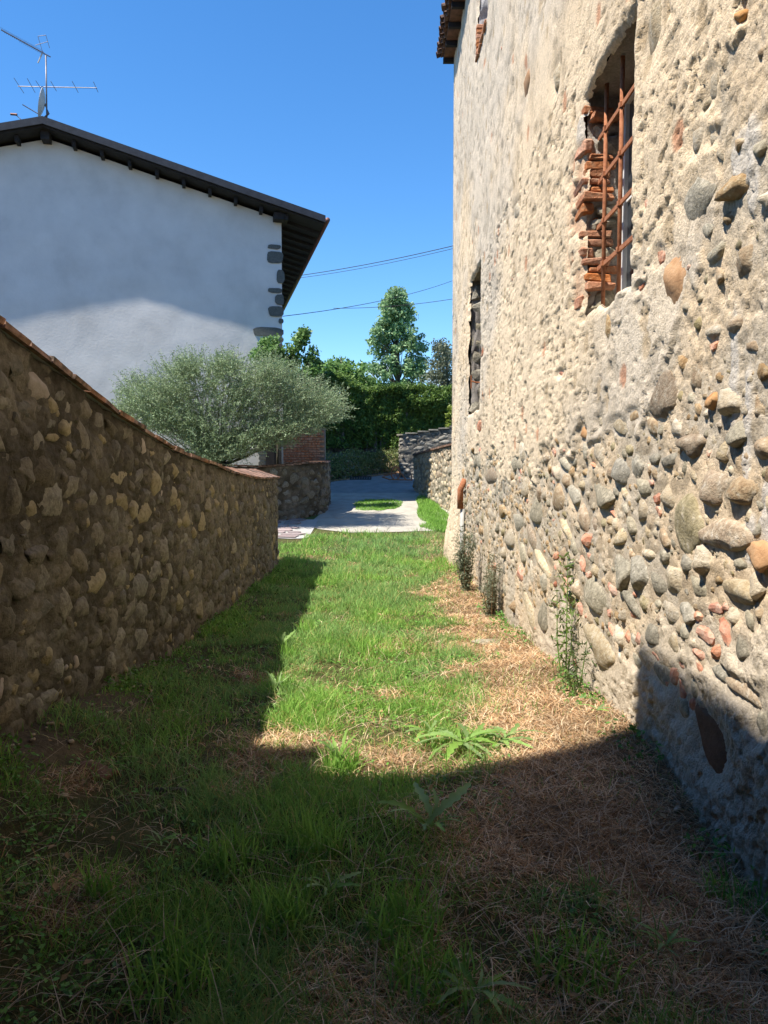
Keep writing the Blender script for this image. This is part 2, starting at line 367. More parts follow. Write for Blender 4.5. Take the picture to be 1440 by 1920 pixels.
# ------------------------------------------------------------------ the old building on the right
XR = 1.47
def rw(px, py): p = on_x(px, py, XR); return p.y, p.z
def proj(y, z):
    """pixel where the point (XR, y, z) of the facade shows: used only to know how much detail it needs"""
    dx = XR; v = np.stack([np.full(np.shape(y), XR), y, z-CAMZ], -1)
    f = v @ np.array(_f); return 720+1440*(v @ np.array(_r))/f, 960-1440*(v @ np.array(_u))/f
bld = empty('old_building', (XR, 8, 0), 'tall old stone farm building with crumbling cream plaster on the right of the grass lane', 'building')
ya = [-8.0]
while ya[-1] < 2.4: ya.append(ya[-1]+.12)
while ya[-1] < 15.7: ya.append(ya[-1]+min(.035, .0011*ya[-1]**2))
ya = np.array(ya+[15.75]); za = np.concatenate([np.arange(-.6, 4.6, .0135), np.arange(4.6, 9.9, .035)])
za[-1] = 9.86
Yg, Zg = np.meshgrid(ya, za); y = Yg.ravel(); z = Zg.ravel()
# state of the plaster: 1 = sound plaster, 0 = bare rubble
pl_line = np.interp(y, [0, 2.9, 3.3, 3.7, 4.3, 5.0, 5.6, 7, 9, 11.0, 13, 16], [4.6, 4.4, 3.3, 2.45, 2.05, 1.9, 1.75, 1.5, 1.55, 1.75, 1.6, 1.4])
edge = (z-pl_line)+(fbm(y*1.9, z*1.9, 5, 41, .6)-.5)*1.7
plas = ss(-.06, .05, edge)
# lower band of grey render at the foot
foot = ss(.62, .40, z-.45*ss(5, 2.9, y)+.1+(fbm(y*2, z*2, 3, 44)-.5)*.5)*(1-ss(6.5, 8, y))
far_end = ss(13.4, 14.0, y+(fbm(z*3, y*0, 2, 3)-.5)*.4)      # pale plaster pier at the far corner
plas = np.maximum(plas, far_end)
plas = np.maximum(plas, foot*.9)
pn = fbm(y*9, z*9, 4, 51); pn2 = fbm(y*24, z*24, 3, 52); pn3 = fbm(y*3.2, z*3.2, 3, 53)
wd, wid = worley(y*7+fbm(y*5, z*5, 2, 9), z*9, 61); wd2, wid2 = worley(y*17, z*19, 62)
pf4 = fbm(y*16, z*11, 4, 58, .6); pf5 = fbm(y*38, z*30, 3, 59, .65)
ht = .022*plas + (fbm(y*.6, z*.6, 3, 55)-.5)*.07
# relief of the sound plaster: trowel waves, pits, flaked edges
rgh = ss(.42, .58, fbm(y*1.1, z*1.0, 3, 56))
pit = ss(.635, .655, pf4)*.012*(.35+rgh) + ss(.64, .67, pf5)*.008 + ss(.625, .645, fbm(y*5, z*6, 4, 57, .65))*.012
ht = ht+plas*((pn3-.5)*.010+(pf4-.5)*.004*(.4+rgh)+(pf5-.5)*.005-pit)
# bare rubble: embedded pebbles and clefts in the mortar
bump_st = np.clip(1-wd*1.35, 0, 1)**.6
ht = ht+(1-plas)*((pn-.5)*.012+(pf4-.5)*.012+(pf5-.5)*.016+(bump_st-.5)*.012*(wid > .5)+(np.clip(1-wd2*1.3, 0, 1)-.5)*.008-ss(.60, .63, pf4)*.010-ss(.60, .64, pf5)*.008)
ht = ht+foot*((pn2-.5)*.02+(np.clip(1-wd2*1.3, 0, 1)-.4)*.012)
# swelling at the base of the far pier
ht = ht+.16*ss(13.2, 15.2, y)*ss(1.1, -.3, z)
# colours
cream = np.array((.70, .58, .425)); greyw = np.array((.59, .525, .435)); mort = np.array((.60, .49, .355)); grm = np.array((.47, .415, .335)); cem = np.array((.47, .42, .345))
gw = ss(.40, .68, fbm(y*.45, z*.5, 4, 71)+.20*ss(6.5, 13, y)*ss(1.5, 4.5, z)+.10*ss(4, 7, z)-.10)
C = cream*(1-gw[:, None])+greyw*gw[:, None]
C = C*(1-.16*ss(.50, .72, fbm(y*2.0, z*1.5, 5, 72)))[:, None]*(1-.22*np.clip(pit/.012, 0, 1))[:, None]
bm_ = ss(.4, .6, fbm(y*2.2, z*2.2, 3, 73))
Cm = mort*(1-bm_[:, None])+grm*bm_[:, None]
stc = np.stack([np.interp(wid, [0, .3, .5, .7, 1], v) for v in ((.34, .30, .42, .25, .40), (.27, .28, .33, .22, .30), (.17, .24, .23, .17, .19))], 1)
dens = ss(2.25, 1.55, z+(fbm(y*1.3, z*1.3, 3, 47)-.5)*.9)*ss(.15, .5, z+ (fbm(y*2, z*2, 3, 48)-.5)*.4)
k = ((wid > .5)*ss(.60, .44, wd)*(.25+.75*dens))[:, None]*.7
Cm = Cm*(1-k)+stc*k
C = C*plas[:, None]+Cm*(1-plas)[:, None]
C = C*(1-.75*foot[:, None])+cem*(.75*foot[:, None])
# small exposed stone faces and brick specks inside the plaster
sp, sid = worley(y*3.1, z*2.6, 81)
k = (plas*ss(.22, .16, sp+(pn-.5)*.15)*(sid > .6))[:, None]; stc2 = np.where((sid > .93)[:, None], np.array((.45, .21, .12)), np.array((.42, .33, .22)))
C = C*(1-k*.75)+stc2*k*.75; ht = ht-k[:, 0]*.006
def blob(px, py, rx, rz):
    a, b = rw(px, py); return np.exp(-(((y-a)/rx)**2+((z-b)/rz)**2)*1.0)
for (px, py, rx, rz) in ((1395, 280, .13, .12), (1408, 350, .05, .12), (1400, 1010, .06, .12), (1432, 960, .08, .15), (1100, 232, .25, .12), (1370, 700, .04, .3), (1395, 800, .035, .25)):
    k = ss(.3, .6, blob(px, py, rx, rz)*(.6+pn*.9))[:, None]; C = C*(1-k*.8)+np.array((.70, .67, .63))*k*.6; ht = ht+k[:, 0]*.008
C = C*np.array((1.0, .965, .92))
# dirt washed down at the very bottom
k = (ss(.5, 0, z-G(y*0+XR-.1, y))*.35*(1-foot*.5))[:, None]; C = C*(1-k)+np.array((.30, .25, .18))*k

# listed stones (pixel of the photograph -> place on the facade)
ST = [(1310,368,64,100,'s_grey'),(1268,519,52,113,'s_orange'),(1229,47,38,110,'s_tan'),(987,160,14,60,'s_orange'),(1046,146,13,57,'s_tan'),(969,396,12,33,'s_tan'),
(1307,262,26,55,'s_tan'),(1335,258,18,30,'s_tan'),(1324,430,25,38,'s_grey'),(1339,474,35,40,'s_grey'),(1393,487,42,62,'s_brown'),(1343,521,17,38,'s_brown'),(1335,622,33,30,'s_tan'),
(1375,607,30,40,'s_brown'),(1324,194,26,30,'s_tan'),(1337,155,24,60,'s_tan'),(1386,32,15,25,'s_orange'),(1139,616,14,60,'s_brown'),(1298,836,47,55,'s_brown'),(1220,797,27,38,'s_brown'),
(1188,780,22,30,'s_brown'),(1160,799,32,32,'s_tan'),(1126,791,13,30,'s_tan'),(1332,750,20,42,'s_orange'),(1304,767,18,25,'s_brown'),(1333,918,48,85,'s_brown'),(1386,922,56,65,'s_brown'),
(1287,972,55,115,'s_olive'),(1365,1004,90,80,'s_brown'),(1426,1040,50,70,'s_orange'),(1377,1107,58,65,'s_tan'),(1306,1098,33,45,'s_grey'),(1262,1086,42,60,'s_tan'),(1197,1079,34,62,'s_grey'),
(1231,1092,30,48,'s_grey'),(1165,1070,28,70,'s_grey'),(1126,1219,54,75,'s_tan'),(1285,1148,38,48,'s_grey'),(1255,1146,28,50,'s_tan'),(1192,1238,30,30,'s_grey'),(1222,1191,34,55,'s_grey'),
(1259,1204,24,48,'s_tan'),(1238,1262,42,45,'s_grey'),(1392,1221,34,50,'s_grey'),(1005,961,25,50,'s_grey'),(1046,933,24,60,'s_brown'),(1093,967,24,60,'s_brown'),(1076,928,26,40,'s_grey'),
(1130,928,40,45,'s_grey'),(1162,885,36,60,'s_grey'),(917,894,24,34,'s_brown'),(971,976,22,40,'s_grey'),(996,1006,26,40,'s_brown'),(1095,812,14,30,'s_orange'),(980,847,9,45,'s_tan'),
(1016,1053,36,34,'s_tan'),(979,1036,16,45,'s_grey'),(992,1144,28,48,'s_tan'),(1018,1157,22,60,'s_grey'),(1113,1118,45,75,'s_grey'),(1182,1131,40,34,'s_grey'),(910,993,12,60,'s_tan'),
(1423,842,34,60,'s_brown'),(1299,1290,24,40,'s_grey'),(1400,1300,70,44,'s_brown'),(1339,1390,62,110,'s_dark'),(1278,1326,28,60,'s_tan'),(1351,1262,44,30,'s_grey'),(1422,700,30,40,'s_brown'),
(1405,650,26,30,'s_brown'),(1250,865,30,30,'s_grey'),(1225,860,24,30,'s_grey'),(1205,912,30,40,'s_grey'),(1250,930,26,50,'s_tan'),(1060,872,26,24,'s_grey'),(1180,985,26,40,'s_grey'),(1160,1010,30,30,'s_tan'),
(1240,1010,26,36,'s_brown'),(1060,990,26,30,'s_tan'),(940,960,16,30,'s_brown'),(955,1010,20,34,'s_tan'),(1215,1040,30,24,'s_tan'),(1428,1360,30,60,'s_grey')]
BR = [(1238,480,20,35),(1201,538,14,16),(1212,381,9,22),(1229,935,12,26),(1232,958,10,22),(1145,959,18,12),(1042,1042,12,20),(1091,1053,12,24),(1102,1077,14,18),(1061,1090,14,18),(1147,1107,20,22),
(1339,1141,30,28),(1306,1157,14,20),(1320,1191,34,38),(1356,1180,34,38),(1309,1228,34,24),(1343,1223,22,34),(1309,1249,20,18),(1278,1251,20,16),(1227,1230,16,14),(1186,1154,20,18),(1175,1191,10,24),
(1195,1195,10,28),(1143,1178,16,14),(1087,1145,10,30),(900,799,8,24),(1263,1268,18,40),(1276,1292,18,34),(1298,1322,16,30),(1330,1205,16,12),(1180,395,8,40),(905,660,6,16),(1075,1240,10,20),
(1052,700,8,14),(1110,870,10,10),(1218,905,10,12),(1040,1095,8,14),(1290,500,7,14),(1186,480,8,14),(1250,1285,10,16)]
pk = Packer(); placed = []; nrmR = Vector((-1, 0, 0)); tanR = Vector((0, -1, 0))
def wh(px, py, w_, h_):
    a, _z = rw(px-w_/2, py); b, _z2 = rw(px+w_/2, py); c, z1 = rw(px, py-h_/2); d_, z2 = rw(px, py+h_/2); return rw(px, py)+(abs(a-b), abs(z1-z2))
# openings: (y0, y1, z0, z1)
WIN = [(4.60, 5.72, 2.66, 4.24), (11.45, 12.9, 2.42, 4.60), (11.0, 12.2, 7.80, 9.3)]
def inwin(a, b, m=.0): return any(q[0]-m < a < q[1]+m and q[2]-m < b < q[3]+m for q in WIN)
stone_items = []
for (px, py, w_, h_, k) in ST:
    a, b, ww, hh = wh(px, py, w_, h_); pk.add(a, b, ww, hh); stone_items.append((a, b, ww, hh, k, 'stone', w_*h_))
for (px, py, w_, h_) in BR:
    a, b, ww, hh = wh(px, py, w_, h_); pk.add(a, b, ww*.8, hh); stone_items.append((a, b, ww*.85, hh, 'brick', 'brick', w_*h_))
listed = set((round(q[0], 5), round(q[1], 5)) for q in stone_items)
# dig the mortar back round each listed stone so that it stands in its own socket
for (a, b, ww, hh, k, nm, ar) in stone_items:
    if ww*hh < .004: continue
    r2 = ((y-a)/(ww*.62))**2+((z-b+hh*.03)/(hh*.62))**2; m_ = np.exp(-(r2**2)*.8); ht = ht*(1-.75*m_)-.010*m_
# fill the bare rubble with more stones
kinds = ['s_grey', 's_grey', 's_tan', 's_tan', 's_tan', 's_brown', 's_brown', 's_brown', 's_olive']
Hh = ht.reshape(Yg.shape); Pp = plas.reshape(Yg.shape); Ff = foot.reshape(Yg.shape); Dd = dens.reshape(Yg.shape)
def samp(A, a, b):
    i = min(len(za)-1, max(0, int(np.searchsorted(za, b)))); j = min(len(ya)-1, max(0, int(np.searchsorted(ya, a)))); return float(A[i, j])
for tries in range(26000):
    a = 2.2+13.2*random.random()**1.2; b = -.5+random.random()*4.2
    pf = samp(Pp, a, b)
    if pf > .45 or inwin(a, b, .12): continue
    if random.random() > .05+.95*samp(Dd, a, b): continue
    s_ = random.choice([.09, .12, .16, .20, .24, .28]) if tries < 5000 else random.choice([.06, .08, .10]) if tries < 11000 else random.choice([.035, .045, .06, .08])
    ww = s_*random.uniform(.9, 1.6); hh = s_*random.uniform(.7, 1.25)
    if not pk.ok(a, b, ww, hh, .42): continue
    pk.add(a, b, ww, hh)
    isb = random.random() < .035
    pw = ww*1440*XR/(a*a); ph = hh*1440/a
    stone_items.append((a, b, ww, hh, 'brick' if isb else random.choice(kinds), 'brick' if isb else 'stone', pw*ph))
for tries in range(900):   # lone stones that show through the plaster
    a = 2.4+12*random.random(); b = 1+random.random()*7.5
    if samp(Pp, a, b) < .6 or inwin(a, b, .15): continue
    s_ = random.choice([.04, .06, .08, .12])
    ww = s_*random.uniform(.8, 1.5); hh = s_*random.uniform(.8, 1.4)
    if b > 1.6+a*.62 or not pk.ok(a, b, ww, hh, 2.0 if s_ > .07 else 1.3): continue
    pk.add(a, b, ww, hh); stone_items.append((a, b, ww, hh, random.choice(['s_tan', 's_tan', 's_brown', 's_grey', 'brick']), 'stone', ww*hh*1440*1440*XR/a**3))
# facade mesh with openings
for q in WIN:
    jj = (fbm(y*6, z*6, 3, 91)-.5)*.09; dd = np.maximum(np.maximum(q[0]+jj-y, y-q[1]-jj), np.maximum(q[2]+jj-z, z-q[3]-jj*.8))
    ht -= .05*np.exp(-np.maximum(dd, 0)/.02)*(dd < .3)
zq = np.exp(-((y-5.92)/.20)**4)*ss(2.72, 2.85, z)*ss(4.0, 3.85, z)*ss(.38, .5, fbm(y*5, z*5, 3, 95)+.08)
ht -= .028*zq; C = C*(1-zq[:, None]*.6)+np.array((.50, .27, .16))*zq[:, None]*.6; Hh = ht.reshape(Yg.shape)
I = gridF(len(za), len(ya)); cy = (Yg[:-1, :-1]+Yg[1:, 1:]).ravel()/2; cz = (Zg[:-1, :-1]+Zg[1:, 1:]).ravel()/2
jit = (fbm(cy*6, cz*6, 3, 91)-.5)*.09
keep = np.ones(len(I), bool)
for q in WIN: keep &= ~((cy > q[0]+jit) & (cy < q[1]+jit) & (cz > q[2]+jit) & (cz < q[3]+jit*.8))
V = np.stack([XR-ht, y, z], 1)
cl = int(np.argmin(np.abs(ya-15.75)))
# far corner returns round the end of the house
part('facade', mesh_np('facade', V, I[keep][:, ::-1], C), M['plaster'], bld)
big = sorted([s for s in stone_items], key=lambda s: -s[6]); nS = nB = 0; rest = {}
for (a, b, ww, hh, k, nm, ar) in big:
    h0 = samp(Hh, a, b); pf = samp(Pp, a, b)
    lst = (round(a, 5), round(b, 5)) in listed
    dep = min(ww, hh)*random.uniform(.42, .55); sink = (random.uniform(.22, .5) if ar < 4e8 else .2) if pf < .5 else .80
    if nm == 'brick': dep = min(ww, hh)*.5; sink = .2
    if lst: sink = .22 if pf < .5 else .34; dep = max(.03, dep*(1 if pf < .5 else .6))
    if (ww+hh) > .45: dep = min(dep, .07)
    P = Vector((XR-h0+dep*sink+.004, a, b))
    chip = nm == 'brick'
    me = rocks(k, 3 if ar > 1600 else 2, rough=.14, chip=chip, boxy=.8 if not chip else .6)
    mm = wall_matrix(P, tanR, nrmR, ww*(1.2 if lst else 1.06), hh*(1.2 if lst else 1.06), dep, random.uniform(-.35, .35) if ar < 1500 else random.uniform(-.12, .12))
    if nm == 'stone' and nS < 300: part('stone', me, None, bld, mm); nS += 1
    elif nm == 'brick' and nB < 250: part('brick', me, None, bld, mm); nB += 1
    else: rest.setdefault(k, []).append((me, mm))
for k, it in rest.items(): part('rubble', joined([(m_, x_) for m_, x_ in it], 'rubble'), M[k], bld, kind='stuff')

# body of the building behind the facade, end wall, roof
b = MB(); b.box((XR+.50+4, 3.8, 4.65), (7.6, 23.7, 10.3)); part('inner_wall', b.me('inner_wall'), M['mortar2'] if 'mortar2' in M else M['soil'], bld)
Ye, Ze = np.meshgrid(np.linspace(0, 8.3, 60), np.linspace(-.6, 9.86, 80))
he = (fbm(Ye.ravel()*2+4, Ze.ravel()*2, 4, 77)-.5)*.08
V = np.stack([XR+Ye.ravel()-.03+.0*he, 15.75+he*ss(.0, .4, Ye.ravel()), Ze.ravel()], 1)
V[:, 0] -= .16*ss(1.1, -.3, V[:, 2])*(Ye.ravel() < .2)
part('end_wall', mesh_np('end_wall', V, gridF(80, 60)[:, ::-1], np.tile(np.array((.5, .46, .39)), (4800, 1))), M['plaster'], bld)

def brk(parent, name, c, sz, matk, jit=.006, label=None, rotz=0):
    X_ = (math.cos(rotz), math.sin(rotz), 0); Y_ = (-math.sin(rotz), math.cos(rotz), 0)
    b = MB().box(c, sz, X_, Y_, (0, 0, 1), jit=jit); me = b.me(name)
    bmn = bmesh.new(); bmn.from_mesh(me); bmesh.ops.bevel(bmn, geom=bmn.edges[:], offset=min(sz)*.18, segments=1, affect='EDGES'); bmn.to_mesh(me); bmn.free()
    return part(name, me, M[matk], parent, label=label)

def reveal(q, depth, cfar=(.40, .37, .33), jm='mortar'):
    """rough inner faces of a window hole"""
    y0, y1, z0, z1 = q; nA, nB_ = 26, 60
    def face(nm, fn, colr, seed):
        U, Wv = np.meshgrid(np.linspace(.03, depth, nA), np.linspace(0, 1, nB_)); u = U.ravel(); v = Wv.ravel()
        n_ = (fbm(u*9+seed, v*11, 4, seed)-.5); Vx, CC = fn(u, v, n_)
        sh = (.75+.5*fbm(u*14, v*16, 3, seed+4))[:, None]
        part(nm, mesh_np(nm, Vx, gridF(nB_, nA), np.array(colr)[None, :]*sh), M['plaster'], bld)
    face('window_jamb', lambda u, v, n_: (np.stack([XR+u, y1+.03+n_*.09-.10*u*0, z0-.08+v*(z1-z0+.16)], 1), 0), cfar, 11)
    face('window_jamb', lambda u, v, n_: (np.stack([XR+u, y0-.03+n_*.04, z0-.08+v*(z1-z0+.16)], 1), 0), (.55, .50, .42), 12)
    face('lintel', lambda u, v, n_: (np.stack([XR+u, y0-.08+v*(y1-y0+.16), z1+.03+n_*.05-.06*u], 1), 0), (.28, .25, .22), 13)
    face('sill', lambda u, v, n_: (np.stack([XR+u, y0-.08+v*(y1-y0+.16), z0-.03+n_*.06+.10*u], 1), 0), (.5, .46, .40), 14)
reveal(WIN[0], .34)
# bricks and stones of the far jamb of the barred window, each its own piece
zc = 2.74; yj = WIN[0][1]; i = 0
pat = ['s', 'b', 'b', 's', 'b', 's', 's', 'b', 'b', 'b', 's', 's', 'b', 'b', 's', 's', 'b', 's', 's']
for pth in pat:
    if zc > 4.1: break
    if pth == 'b':
        for q in range(2):
            hh = random.uniform(.045, .055)
            brk(bld, 'brick', (XR+.125+random.uniform(-.03, .02), yj+.14+random.uniform(-.035, .02), zc+hh/2), (random.uniform(.17, .23), .30, hh), 'brickb', .012, rotz=random.uniform(-.12, .12)); zc += hh+.007
    else:
        hh = random.uniform(.08, .13)
        me = rocks('s_grey', 2, rough=.2, chip=True, boxy=.6)
        part('stone', me, None, bld, wall_matrix(Vector((XR+.17, yj+.03, zc+hh/2)), (1, 0, 0), (0, -1, 0), .24, hh*1.15, .06, random.uniform(-.2, .2)))
        if random.random() < .6: brk(bld, 'brick', (XR+.035, yj+.10, zc+hh/2), (.10, random.uniform(.16, .26), hh*.8), 'brickb', .015)
        zc += hh+.006
for i in range(22):
    zz = 2.82+i*.052
    if i in (3, 8, 9, 14, 19): continue
    brk(bld, 'brick', (XR+.078, 5.90+random.uniform(-.03, .05), zz), (.10, random.uniform(.16, .30), .044), 'brickb', .010, rotz=random.uniform(-.08, .08))
# iron grille
gr = empty('window_grille', (XR+.11, 5.2, 2.7), 'rusty iron window grille of crossed bars across the nearest window of the old building', 'window grille')
for yb in (4.83, 5.19, 5.55):
    part('upright_bar', MB().tube([(XR+.11, yb, 2.62), (XR+.11, yb+.004, 3.4), (XR+.11, yb, 4.26)], .015, 8).me('upright_bar', True), M['iron'], gr)
for zb in (3.02, 3.32, 3.64, 3.95):
    cb = part('cross_bar', MB().box((XR+.11, 5.17, zb), (.013, 1.22, .030)).me('cross_bar'), M['iron'], gr)
    for yb in (4.83, 5.19, 5.55): sub('collar', MB().box((XR+.108, yb, zb), (.032, .034, .036), jit=.002).me('collar'), M['iron'], cb)
# window behind the grille
def pane_window(y0, y1, z0, z1, xw, mt):
    f = MB()
    fr = part('window_frame', MB().box((xw, y0+.03, (z0+z1)/2), (.05, .06, z1-z0)).box((xw, y1-.03, (z0+z1)/2), (.05, .06, z1-z0)).box((xw, (y0+y1)/2, z0+.03), (.05, y1-y0-.12, .06)).box((xw, (y0+y1)/2, z1-.03), (.05, y1-y0-.12, .06)).box((xw, (y0+y1)/2, (z0+z1)/2), (.045, .07, z1-z0-.12)).box((xw+.003, (y0+y1)/2, z0+(z1-z0)*.52), (.03, y1-y0-.13, .035)).me('window_frame'), mt, bld)
    for s in (0, 1):
        for t_ in (0, 1):
            ym = (y0+y1)/2; a0 = y0+.06 if s == 0 else ym+.035; a1 = ym-.035 if s == 0 else y1-.06; zm = z0+(z1-z0)*.52
            c0 = z0+.06 if t_ == 0 else zm+.018; c1 = zm-.018 if t_ == 0 else z1-.06
            g = MB().box((xw+.005, (a0+a1)/2, (c0+c1)/2), (.006, a1-a0-.004, c1-c0-.004)).me('pane')
            sub('pane', g, M['glass'], fr)
pane_window(4.60, 5.70, 2.70, 4.22, XR+.30, M['white'])
# second window: grey stone jamb, wooden shutter edge
reveal(WIN[1], .34, (.26, .235, .21))
for i in range(8):
    zz = 2.55+i*.27
    part('stone', rocks('s_grey', 2, rough=.2, chip=True, boxy=.6), None, bld, wall_matrix(Vector((XR+.15+random.uniform(-.03, .03), 12.96, zz)), (1, 0, 0), (0, -1, 0), .32, .27, .07, random.uniform(-.2, .2)))
part('shutter', MB().box((XR+.20, 12.0, 3.5), (.035, .95, 2.1)).box((XR+.175, 12.0, 2.75), (.02, .9, .1)).box((XR+.175, 12.0, 4.2), (.02, .9, .1)).me('shutter'), M['wood'], bld, label='brown wooden shutter')
part('iron_catch', MB().tube([(XR-.10, 11.8, 2.86), (XR-.02, 11.8, 2.84), (XR+.1, 11.8, 2.84)], .012, 6).tube([(XR-.1, 11.8, 2.75), (XR-.1, 11.8, 2.95)], .01, 6).me('iron_catch'), M['iron'], bld)
# third opening, high up
reveal(WIN[2], .34, (.40, .39, .40))
part('board', MB().box((XR+.31, 11.6, 8.5), (.04, 1.15, 1.6)).me('board'), M['pvc'], bld)
for i in range(7):
    brk(bld, 'brick', (XR+.12, 12.16, 7.82+i*.07), (.28, .12, .058), 'brickb', .006)
for i in range(4):
    brk(bld, 'brick', (XR+.02, 12.0-.27*i, 7.74), (.12, .25, .06), 'brickb', .008)

# roof with its eave of curved tiles
part('roof', MB().prism([(XR-.22, -8.1, 9.82), (XR+4.2, -8.1, 11.4), (XR+8.5, -8.1, 9.82), (XR+8.5, -8.1, 9.70), (XR-.22, -8.1, 9.70)], (0, 24.0, 0)).me('roof'), M['rooftile'], bld)
def tile_me():
    v = []; f = []; n = 6
    for j, (L0, r) in enumerate(((0, .085), (.42, .07))):
        for k in range(n+1):
            t = math.pi*k/n
            v.append((L0, r*math.cos(t), r*math.sin(t))); v.append((L0, (r-.016)*math.cos(t), (r-.016)*math.sin(t)))
    m_ = 2*(n+1)
    for k in range(n):
        a = 2*k; f += [(a, a+2, m_+a+2, m_+a), (a+1, m_+a+1, m_+a+3, a+3), (a, a+1, a+3, a+2), (m_+a, m_+a+2, m_+a+3, m_+a+1)]
    me = bpy.data.meshes.new('roof_tile'); me.from_pydata(v, [], f); me.materials.append(M['rooftile']); return me
tm = tile_me()
for i in range(34):
    yy_ = 16.0-.18*i
    for (dx, flip, dz) in ((-.34+random.uniform(-.03, .03), False, .0), (-.30+random.uniform(-.03, .03), True, .015)):
        mt_ = Matrix.Translation((XR+dx, yy_-(.09 if flip else 0), 9.79+dz)) @ Matrix.Rotation(-R(18+random.uniform(-3, 3)), 4, 'Y') @ (Matrix.Rotation(math.pi, 4, 'X') if flip else Matrix.Identity(4))
        part('roof_tile', tm, None, bld, mt_)
for i in range(9): part('rafter', MB().box((XR-.02, 15.9-.62*i, 9.66), (.42, .08, .10)).me('rafter'), M['eave'], bld)
# drainpipe at the far pier
dp = empty('drainpipe', (XR-.08, 13.25, -.3), 'short pale drainpipe with a rusty red top at the far corner of the old building', 'drainpipe')
part('pipe', MB().tube([(XR-.06, 13.3, -.4), (XR-.06, 13.3, .82)], .042, 12).me('pipe', True), M['pvc'], dp)
part('pipe_top', MB().tube([(XR-.10, 13.3, .825), (XR-.10, 13.3, 1.16), (XR-.02, 13.3, 1.34)], [.054, .052, .05], 12).me('pipe_top', True), M['iron'], dp, label='rusty red upper length of pipe')

# ------------------------------------------------------------------ generic rubble walls that follow a path
class WallPath:
    def __init__(s, pts, step=.03):
        P = np.array(pts, float); d = np.r_[0, np.cumsum(np.hypot(*(P[1:]-P[:-1]).T))]
        s.L = d[-1]; s.s = np.arange(0, s.L+step*.5, step); s.x = np.interp(s.s, d, P[:, 0]); s.y = np.interp(s.s, d, P[:, 1])
        k = np.hanning(9); k /= k.sum()
        for nm in 'xy':
            a = getattr(s, nm); a2 = np.convolve(np.r_[2*a[0]-a[4:0:-1], a, 2*a[-1]-a[-2:-6:-1]], k, 'valid'); setattr(s, nm, a2[:len(a)])
        tx = np.gradient(s.x); ty = np.gradient(s.y); n = np.hypot(tx, ty); s.tx = tx/n; s.ty = ty/n; s.nx = s.ty; s.ny = -s.tx   # normal on the right of travel
    def at(s, u):
        f = lambda a: float(np.interp(u, s.s, a)); return f(s.x), f(s.y), f(s.tx), f(s.ty), f(s.nx), f(s.ny)
def rubble_wall(root, wp, ztop, zbase, thick, dz, amp, colA, colB, seed, wname='core'):
    ns = len(wp.s); nz_ = max(4, int((max(ztop)-min(zbase))/dz)); v = np.linspace(0, 1, nz_)
    S = np.repeat(wp.s[:, None], nz_, 1); Zc = zbase[:, None]*(1-v)+ztop[:, None]*v
    s_ = S.ravel(); z_ = Zc.ravel(); wd, wi = worley(s_*6+fbm(s_*4, z_*4, 2, seed), z_*7, seed+3); wd2, wi2 = worley(s_*15, z_*17, seed+5)
    h = ((fbm(s_*1.2, z_*1.2, 3, seed)-.5)*amp*1.4+(fbm(s_*8, z_*8, 4, seed+1)-.5)*amp+(np.clip(1-wd*1.3, 0, 1)**.6-.5)*amp*(wi > .3)+(np.clip(1-wd2*1.3, 0, 1)-.5)*amp*.6)
    k = ss(.35, .65, fbm(s_*2, z_*2, 4, seed+2)); Cc = lerp3(colA, colB, k)*(.75+.5*wi*(wd < .5)+.15*wi2)[:, None]
    g = lambda a: np.repeat(a[:, None], nz_, 1).ravel()
    V = np.stack([g(wp.x)+g(wp.nx)*h, g(wp.y)+g(wp.ny)*h, z_], 1)
    bx = wp.x-wp.nx*thick; by = wp.y-wp.ny*thick
    back = np.stack([np.stack([bx, by, ztop], 1), np.stack([bx, by, zbase], 1)], 1).reshape(-1, 3)
    n0 = len(V); V = np.vstack([V, back]); Cc = np.vstack([Cc, np.tile(np.array(colB), (len(back), 1))])
    i = np.arange(ns*nz_).reshape(ns, nz_); F = [np.stack([i[:-1, :-1].ravel(), i[1:, :-1].ravel(), i[1:, 1:].ravel(), i[:-1, 1:].ravel()], 1)]
    j = n0+np.arange(ns*2).reshape(ns, 2)
    F.append(np.stack([i[:-1, -1], i[1:, -1], j[1:, 0], j[:-1, 0]], 1)); F.append(np.stack([j[:-1, 0], j[1:, 0], j[1:, 1], j[:-1, 1]], 1))
    for e in (0, -1):   # end faces
        q = [[i[e, m], i[e, m+1], j[e, 0], j[e, 0]] for m in range(nz_-1)]
        ctr = len(V); V = np.vstack([V, [(V[i[e, 0]]+V[j[e, 1]])/2]]); Cc = np.vstack([Cc, Cc[:1]])
        loop = list(i[e, :])+[j[e, 0], j[e, 1]]
        for m in range(len(loop)): F.append(np.array([[loop[m], loop[(m+1) % len(loop)], ctr, ctr]]))
    F = np.vstack(F)
    bad = F[:, 2] == F[:, 3]; Fq = F[~bad]
    me = mesh_np(wname, V, Fq, Cc); part(wname, me, M['mortar'], root)
    T = F[bad][:, :3]
    if len(T): part('wall_end', mesh_np('wall_end', V, T, Cc), M['mortar'], root)
    H = h.reshape(ns, nz_)
    def hs(u, zz):
        a = min(ns-1, max(0, int(u/(wp.s[1]-wp.s[0])))); b_ = (zz-zbase[a])/(ztop[a]-zbase[a]); return float(H[a, min(nz_-1, max(0, int(b_*nz_)))])
    return hs
